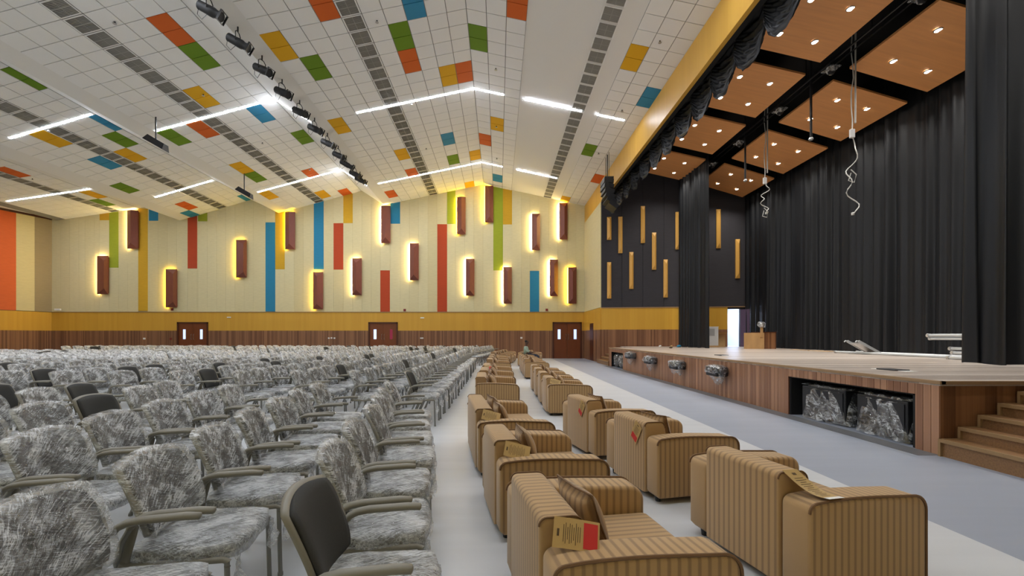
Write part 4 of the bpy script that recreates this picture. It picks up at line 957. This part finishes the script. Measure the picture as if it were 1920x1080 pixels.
def seat_pad(nu=10, nv=10):
    def fr(u, v):
        a, b = sq(u, v, .26); e = max(0, (1-a**6)*(1-b**6))**.4; return seatpt(a, b, .436+.034*e)-Vector((0, 0, .012*max(0, a)**3))
    return MB().pillow(fr, lambda u, v: seatpt(*[q_*.96 for q_ in sq(u, v, .26)], .418), nu, nv)
def nz(seed):
    random.seed(seed); p = [random.uniform(0, 6.28) for _ in range(6)]
    return lambda u, v: (.4*math.sin(9*u+5*v+p[0])+.35*math.sin(17*u-11*v+p[1])+.3*math.sin(31*v+7*u+p[2])+.2*math.sin(41*u+29*v+p[3]))
def wrap_back(seed, n=26):
    g = nz(seed)
    def fr(u, v):
        a, b = sq(u, v, .20); e = max(0, (1-a**6)*(1-b**6))**.4
        return backpt(a*1.05, b*1.06+.02, .030*e+.006+.007*g(u, v)*e)+Vector((0, 0, .006*g(v, u)))
    def bk(u, v):
        a, b = sq(u, v, .20); e = max(0, (1-a**6)*(1-b**6))**.4
        return backpt(a*1.05, b*1.06+.02, -.030*e-.006+.006*g(v, u)*e)+Vector((0, 0, .006*g(v, u)))
    return MB().pillow(fr, bk, n, n)
def wrap_seat(seed, n=22, tail=True):
    g = nz(seed+50); random.seed(seed)
    def fr(u, v):
        a, b = sq(u, v, .26); e = max(0, (1-a**6)*(1-b**6))**.4; return seatpt(a*1.05, b*1.05, .438+.046*e+.005*g(u, v)*e)
    def bk(u, v):
        a, b = sq(u, v, .26); e = max(0, (1-a**6)*(1-b**6))**.4; return seatpt(a*1.05, b*1.05, .420-.030*e+.006*g(v, u))
    q = MB().pillow(fr, bk, n, n)
    if tail:
        for (x, y, w_, l_) in ((.255, -.21, .06, .20), (.26, .18, .05, .13)):
            q.grid(lambda u, v: (x+.02*math.sin(5*v+u*4)+.015*v, y+(u-.5)*w_*(1+.8*v)+.01*math.sin(9*v), .42-l_*v-.03*math.sin(6*u)*v), 4, 6)
    return q
def leg_mb(i, s):
    q = MB()
    if i == 0: q.tube([(.225, s*.238, .405), (.235, s*.240, .02)], .0125, 8); q.tube([(.235, s*.240, .02), (.235, s*.240, 0)], .016, 8)
    else: q.tube([(-.06, s*.238, .405), (-.235, s*.242, .02)], .0125, 8); q.tube([(-.235, s*.242, .02), (-.238, s*.242, 0)], .016, 8)
    return q
def frame_mb(n=8):
    q = MB()
    for s in (-1, 1):
        q.tube([(.227, s*.238, .38), (.232, s*.238, .400), (.21, s*.238, .409), (-.16, s*.238, .405), (-.21, s*.235, .43)], .0145, n)
        m_ = Matrix.Translation((-.175, s*.238, .49)) @ Matrix.Rotation(R(14), 4, 'Y'); q.bbox(-.019, .019, -.009, .009, -.10, .10, .006, 1, m_)
    q.tube([(-.14, -.238, .405), (-.14, .238, .405)], .012, n); q.tube([(.13, -.238, .400), (.13, .238, .400)], .010, n)
    return q
def arm_sup(s, n=8):
    return MB().tube([(-.215, s*.262, .37), (-.205, s*.265, .44), (-.18, s*.267, .53), (-.145, s*.268, .595), (-.115, s*.268, .622)], .0125, n)
def arm_pad(s, seg=2):
    q = MB(); q.tube([(-.150, s*.268, .585), (-.125, s*.268, .617), (-.09, s*.268, .634), (-.04, s*.268, .642), (.13, s*.266, .648), (.185, s*.266, .644), (.19, s*.266, .643)], [.014, .015, .016, .0165, .0165, .015, .007], 10, flat=1.45)
    return q
def chair_proto(var, bare):
    r = empty('stacking_chair')
    put('back_shell', MESH['back_shell'], r); put('back_pad', MESH['back_pad'], r); put('seat', MESH['seat'], r); put('seat_frame', MESH['frame'], r)
    for k, s in ((0, 1), (0, -1), (1, 1), (1, -1)): put('leg', MESH['leg%d%d' % (k, s)], r)
    for s in (1, -1): a = put('armrest', MESH['ap%d' % s], r); put('arm_tube', MESH['as%d' % s], a)
    if not bare: put('plastic_wrap', MESH['wb%d' % var], r)['label'] = 'crumpled clear film around the backrest'
    put('plastic_wrap', MESH['ws%d' % var], r)['label'] = 'crumpled clear film around the seat'
    reg(r); return r
MESH = {'back_shell': back_shell().mesh('back_shell', M['taupe'], 180), 'back_pad': back_pad().mesh('back_pad', M['pad'], 180), 'seat': seat_pad().mesh('seat', M['pad'], 180), 'frame': frame_mb().mesh('seat_frame', M['taupe'], 60)}
for k in (0, 1):
    for s in (1, -1): MESH['leg%d%d' % (k, s)] = leg_mb(k, s).mesh('leg', M['tube'], 60)
for s in (1, -1): MESH['ap%d' % s] = arm_pad(s).mesh('armrest', M['taupe'], 70); MESH['as%d' % s] = arm_sup(s).mesh('arm_tube', M['tube'], 60)
for k in range(4): MESH['wb%d' % k] = wrap_back(k).mesh('plastic_wrap', M['film'], 180); MESH['ws%d' % k] = wrap_seat(k).mesh('plastic_wrap', M['film2'], 180)
def far_mesh(var, bare):
    q = MB(); n = 6
    q.mi = 0; merge2(q, back_shell(n, n)); merge2(q, frame_mb(4)); [merge2(q, arm_padf(s)) for s in (1, -1)]
    q.mi = 1; merge2(q, back_pad(n, n)); merge2(q, seat_pad(n, n))
    q.mi = 2
    for k, s in ((0, 1), (0, -1), (1, 1), (1, -1)):
        q.tube([(.225, s*.238, .405), (.235, s*.24, 0)] if k == 0 else [(-.06, s*.238, .405), (-.235, s*.242, 0)], .0125, 4)
    for s in (1, -1): q.tube([(-.215, s*.262, .37), (-.18, s*.267, .53), (-.12, s*.268, .622)], .0125, 4)
    q.mi = 3
    if not bare: merge2(q, wrap_back(var, 10))
    merge2(q, wrap_seat(var, 8, False))
    return q
def merge2(dst, src):
    b = len(dst.v); dst.v += src.v; dst.f += [tuple(b+i for i in f_) for f_ in src.f]; dst.m += [dst.mi]*len(src.f)
def arm_padf(s): return MB().tube([(-.14, s*.268, .6), (-.09, s*.268, .634), (.185, s*.266, .645)], .016, 5, flat=1.4)
FMATS = [M['taupe'], M['pad'], M['tube'], M['filmfar']]
FARQ = {(v, b): far_mesh(v, b) for v in range(2) for b in (False, True)}
FARM = {k: q.mesh('stacking_chair', FMATS, 180) for k, q in FARQ.items()}
# places
random.seed(21)
chairs = []    # x, y, angle, block, row, seat
def rowx(r): return .95*r + (.75 if r >= 8 else 0) - (.08 if r else 0)
for r in range(0, 25):
    for k in range(20): chairs.append([-.95-rowx(r)-.265, 7.05+.605*k, 0, 'middle', r, k])
a9 = R(9); c9, s9 = math.cos(a9), math.sin(a9)
for r in range(0, 12):
    for k in range(-3, 12):
        if r == 0 and k < -1: continue
        x = -.358-.156*.61*k-c9*(rowx(r)+.265); y = 2.335+.988*.61*k-s9*(rowx(r)+.265)
        if y < .75 or y > 5.55-r*.02: continue
        if -x/y > 1.35: continue
        chairs.append([x, y, 9, 'near', r, k+3])
for r in range(0, 25):
    kk = 0
    for k in range(5, -14, -1):
        x = -.358-.156*.61*k-c9*(rowx(r)+.265); y = 26.15-(2.335+.988*.61*k-s9*(rowx(r)+.265))
        if y > 26.7 or y < 19.9: continue
        chairs.append([x, y, -9, 'far', r, kk]); kk += 1
BARE = {('near', 0, 2), ('middle', 0, 0), ('near', 3, 7), ('near', 4, 6), ('middle', 2, 3), ('middle', 4, 1), ('middle', 5, 4), ('middle', 6, 2), ('middle', 7, 1), ('middle', 8, 0)}
vis = []
for c in chairs:
    x, y = c[0], c[1]
    c.append(c[3:6] and ((c[3], c[4], c[5]) in BARE or random.random() < .07))
    c[0] += random.uniform(-.03, .03); c[1] += random.uniform(-.015, .015); c[2] += random.uniform(-5, 5) if (c[4] > 0) else random.uniform(-2, 2)
    q_ = x/y
    inview = -1.22 < q_ < .3 and y > 1.2
    vis.append((0 if inview else 1, y, c))
vis.sort(key=lambda t: (t[0], t[1]))
protos = {(v, b): None for v in range(4) for b in (False, True)}
rest = MB(); n_ind = 0
# seat number within its row counted from the camera side
cnt = {}
for _, _, c in sorted(vis, key=lambda t: t[1]):
    k = (c[3], c[4]); cnt[k] = cnt.get(k, 0)+1; c.append(cnt[k])
for oob, _, c in vis:
    x, y, an, blk, r, k, bare, num = c
    if oob and y < 1.0: continue
    if oob and not (-1.5 < x/y < .5): continue
    v = random.randrange(4)
    if not oob and n_ind < 296:
        if n_ind < 120:
            if protos[(v, bare)] is None: protos[(v, bare)] = chair_proto(v, bare); o = protos[(v, bare)]
            else: o = copy_tree(protos[(v, bare)])
        else: o = link(bpy.data.objects.new('stacking_chair', FARM[(v % 2, bare)]))
        o.location = (x, y, .004); o.rotation_euler = (0, 0, R(an)); n_ind += 1
        lead = 'dark chair with unwrapped backrest' if bare else 'dark chair wrapped in clear film'
        tag(o, f'{lead}, {blk} block, row {ORD[r]} behind sofas, {ORD[num-1]} seat from camera', 'chair', 'film-wrapped hall chairs in curved rows')
    else:
        q = FARQ[(v % 2, bare)]; m_ = Matrix.Translation((x, y, .004)) @ Matrix.Rotation(R(an), 4, 'Z')
        b = len(rest.v); rest.v += [tuple(m_ @ Vector(p)) for p in q.v]; rest.f += [tuple(b+i for i in f_) for f_ in q.f]; rest.m += q.m
o = rest.build('distant_chairs', FMATS, None, 180); tag(o, 'hundreds of film-wrapped chairs in the distant rows near the far wall', 'chairs', kind='stuff')
print('individual chairs', n_ind, 'rest tris', len(rest.f)*2)

# ------------------------------------------------------------------ seated person
def skin(name, verts, edges, radii, m, parent, sub=1):
    me = bpy.data.meshes.new(name); me.from_pydata(verts, edges, []); me.materials.append(m)
    o = link(bpy.data.objects.new(name, me), parent); md = o.modifiers.new('skin', 'SKIN'); md.use_smooth_shade = True
    for i, sv in enumerate(me.skin_vertices[0].data): sv.radius = (radii[i], radii[i]); sv.use_root = (i == 0)
    s = o.modifiers.new('sub', 'SUBSURF'); s.levels = sub; s.render_levels = sub; return o
an = R(-12); pr = empty('person', (.97+.44*math.cos(an), 20.75+.44*math.sin(an), 0), an)
tag(pr, 'person in a pale green shirt and dark trousers sitting in a far armchair', 'person')
V = [(-.05, 0, .50), (-.09, 0, .66), (-.12, 0, .84), (-.11, 0, .95), (-.09, 0, 1.02), (-.07, 0, 1.09), (-.065, 0, 1.15), (-.05, 0, 1.20)]
Rr = [.13, .115, .125, .06, .055, .085, .095, .06]; Ed = [(i, i+1) for i in range(7)]
def chain(pts, rad, root):
    i0 = len(V)
    for p, r_ in zip(pts, rad): V.append(p); Rr.append(r_)
    Ed.append((root, i0)); Ed.extend((i, i+1) for i in range(i0, len(V)-1)); return len(V)-1
for s in (-1, 1):
    w_ = chain([(-.11, s*.17, .88), (-.03, s*.21, .68), (.16, s*.14, .64), (.21, s*.12, .645)], [.055, .042, .03, .03], 2)
    chain([(.27, s*.12, .645)], [.026], w_)
    for k in range(4): chain([(.28+.0*k, s*(.095+.018*k), .655), (.31, s*(.095+.018*k), .665), (.325+.004*k, s*(.095+.018*k), .645)], [.009, .008, .007], w_)
    chain([(.24, s*.09, .66), (.27, s*.08, .675)], [.010, .008], w_)
    chain([(.05, s*.09, .49), (.40, s*.12, .49), (.46, s*.12, .44), (.47, s*.13, .12), (.47, s*.13, .05), (.58, s*.14, .035)], [.09, .07, .06, .045, .04, .035], 0)
chain([(.035, 0, 1.14)], [.014], 6)
skin('body', V, Ed, Rr, M['skin'], pr)
skin('shirt', [(-.06, 0, .50), (-.09, 0, .66), (-.12, 0, .84), (-.11, 0, .93), (-.11, -.17, .885), (-.04, -.21, .70), (-.11, .17, .885), (-.04, .21, .70), (.08, -.18, .665), (.08, .18, .665)],
     [(0, 1), (1, 2), (2, 3), (2, 4), (4, 5), (2, 6), (6, 7), (5, 8), (7, 9)], [.16, .15, .15, .075, .072, .06, .072, .06, .045, .045], M['shirt'], pr)
tv = [(-.05, 0, .49)]; te = []; tr = [.15]
for s in (-1, 1):
    b = len(tv); tv += [(.05, s*.09, .49), (.40, s*.12, .495), (.465, s*.12, .44), (.475, s*.13, .12)]; tr += [.105, .085, .078, .06]; te += [(0, b), (b, b+1), (b+1, b+2), (b+2, b+3)]
skin('trousers', tv, te, tr, M['trou'], pr)
skin('hair', [(-.085, 0, 1.10), (-.085, 0, 1.17), (-.06, 0, 1.215)], [(0, 1), (1, 2)], [.085, .10, .07], M['hair'], pr)
for s in (-1, 1):
    MB().lathe([(.012, -.02), (.018, 0), (.012, .02)], 6, Matrix.Translation((-.06, s*.098, 1.13))).build('ear', M['skin'], pr)
    MB().lathe([(.004, -.006), (.008, 0), (.004, .006)], 6, Matrix.Translation((.025, s*.035, 1.155))).build('eye', M['hair'], pr)
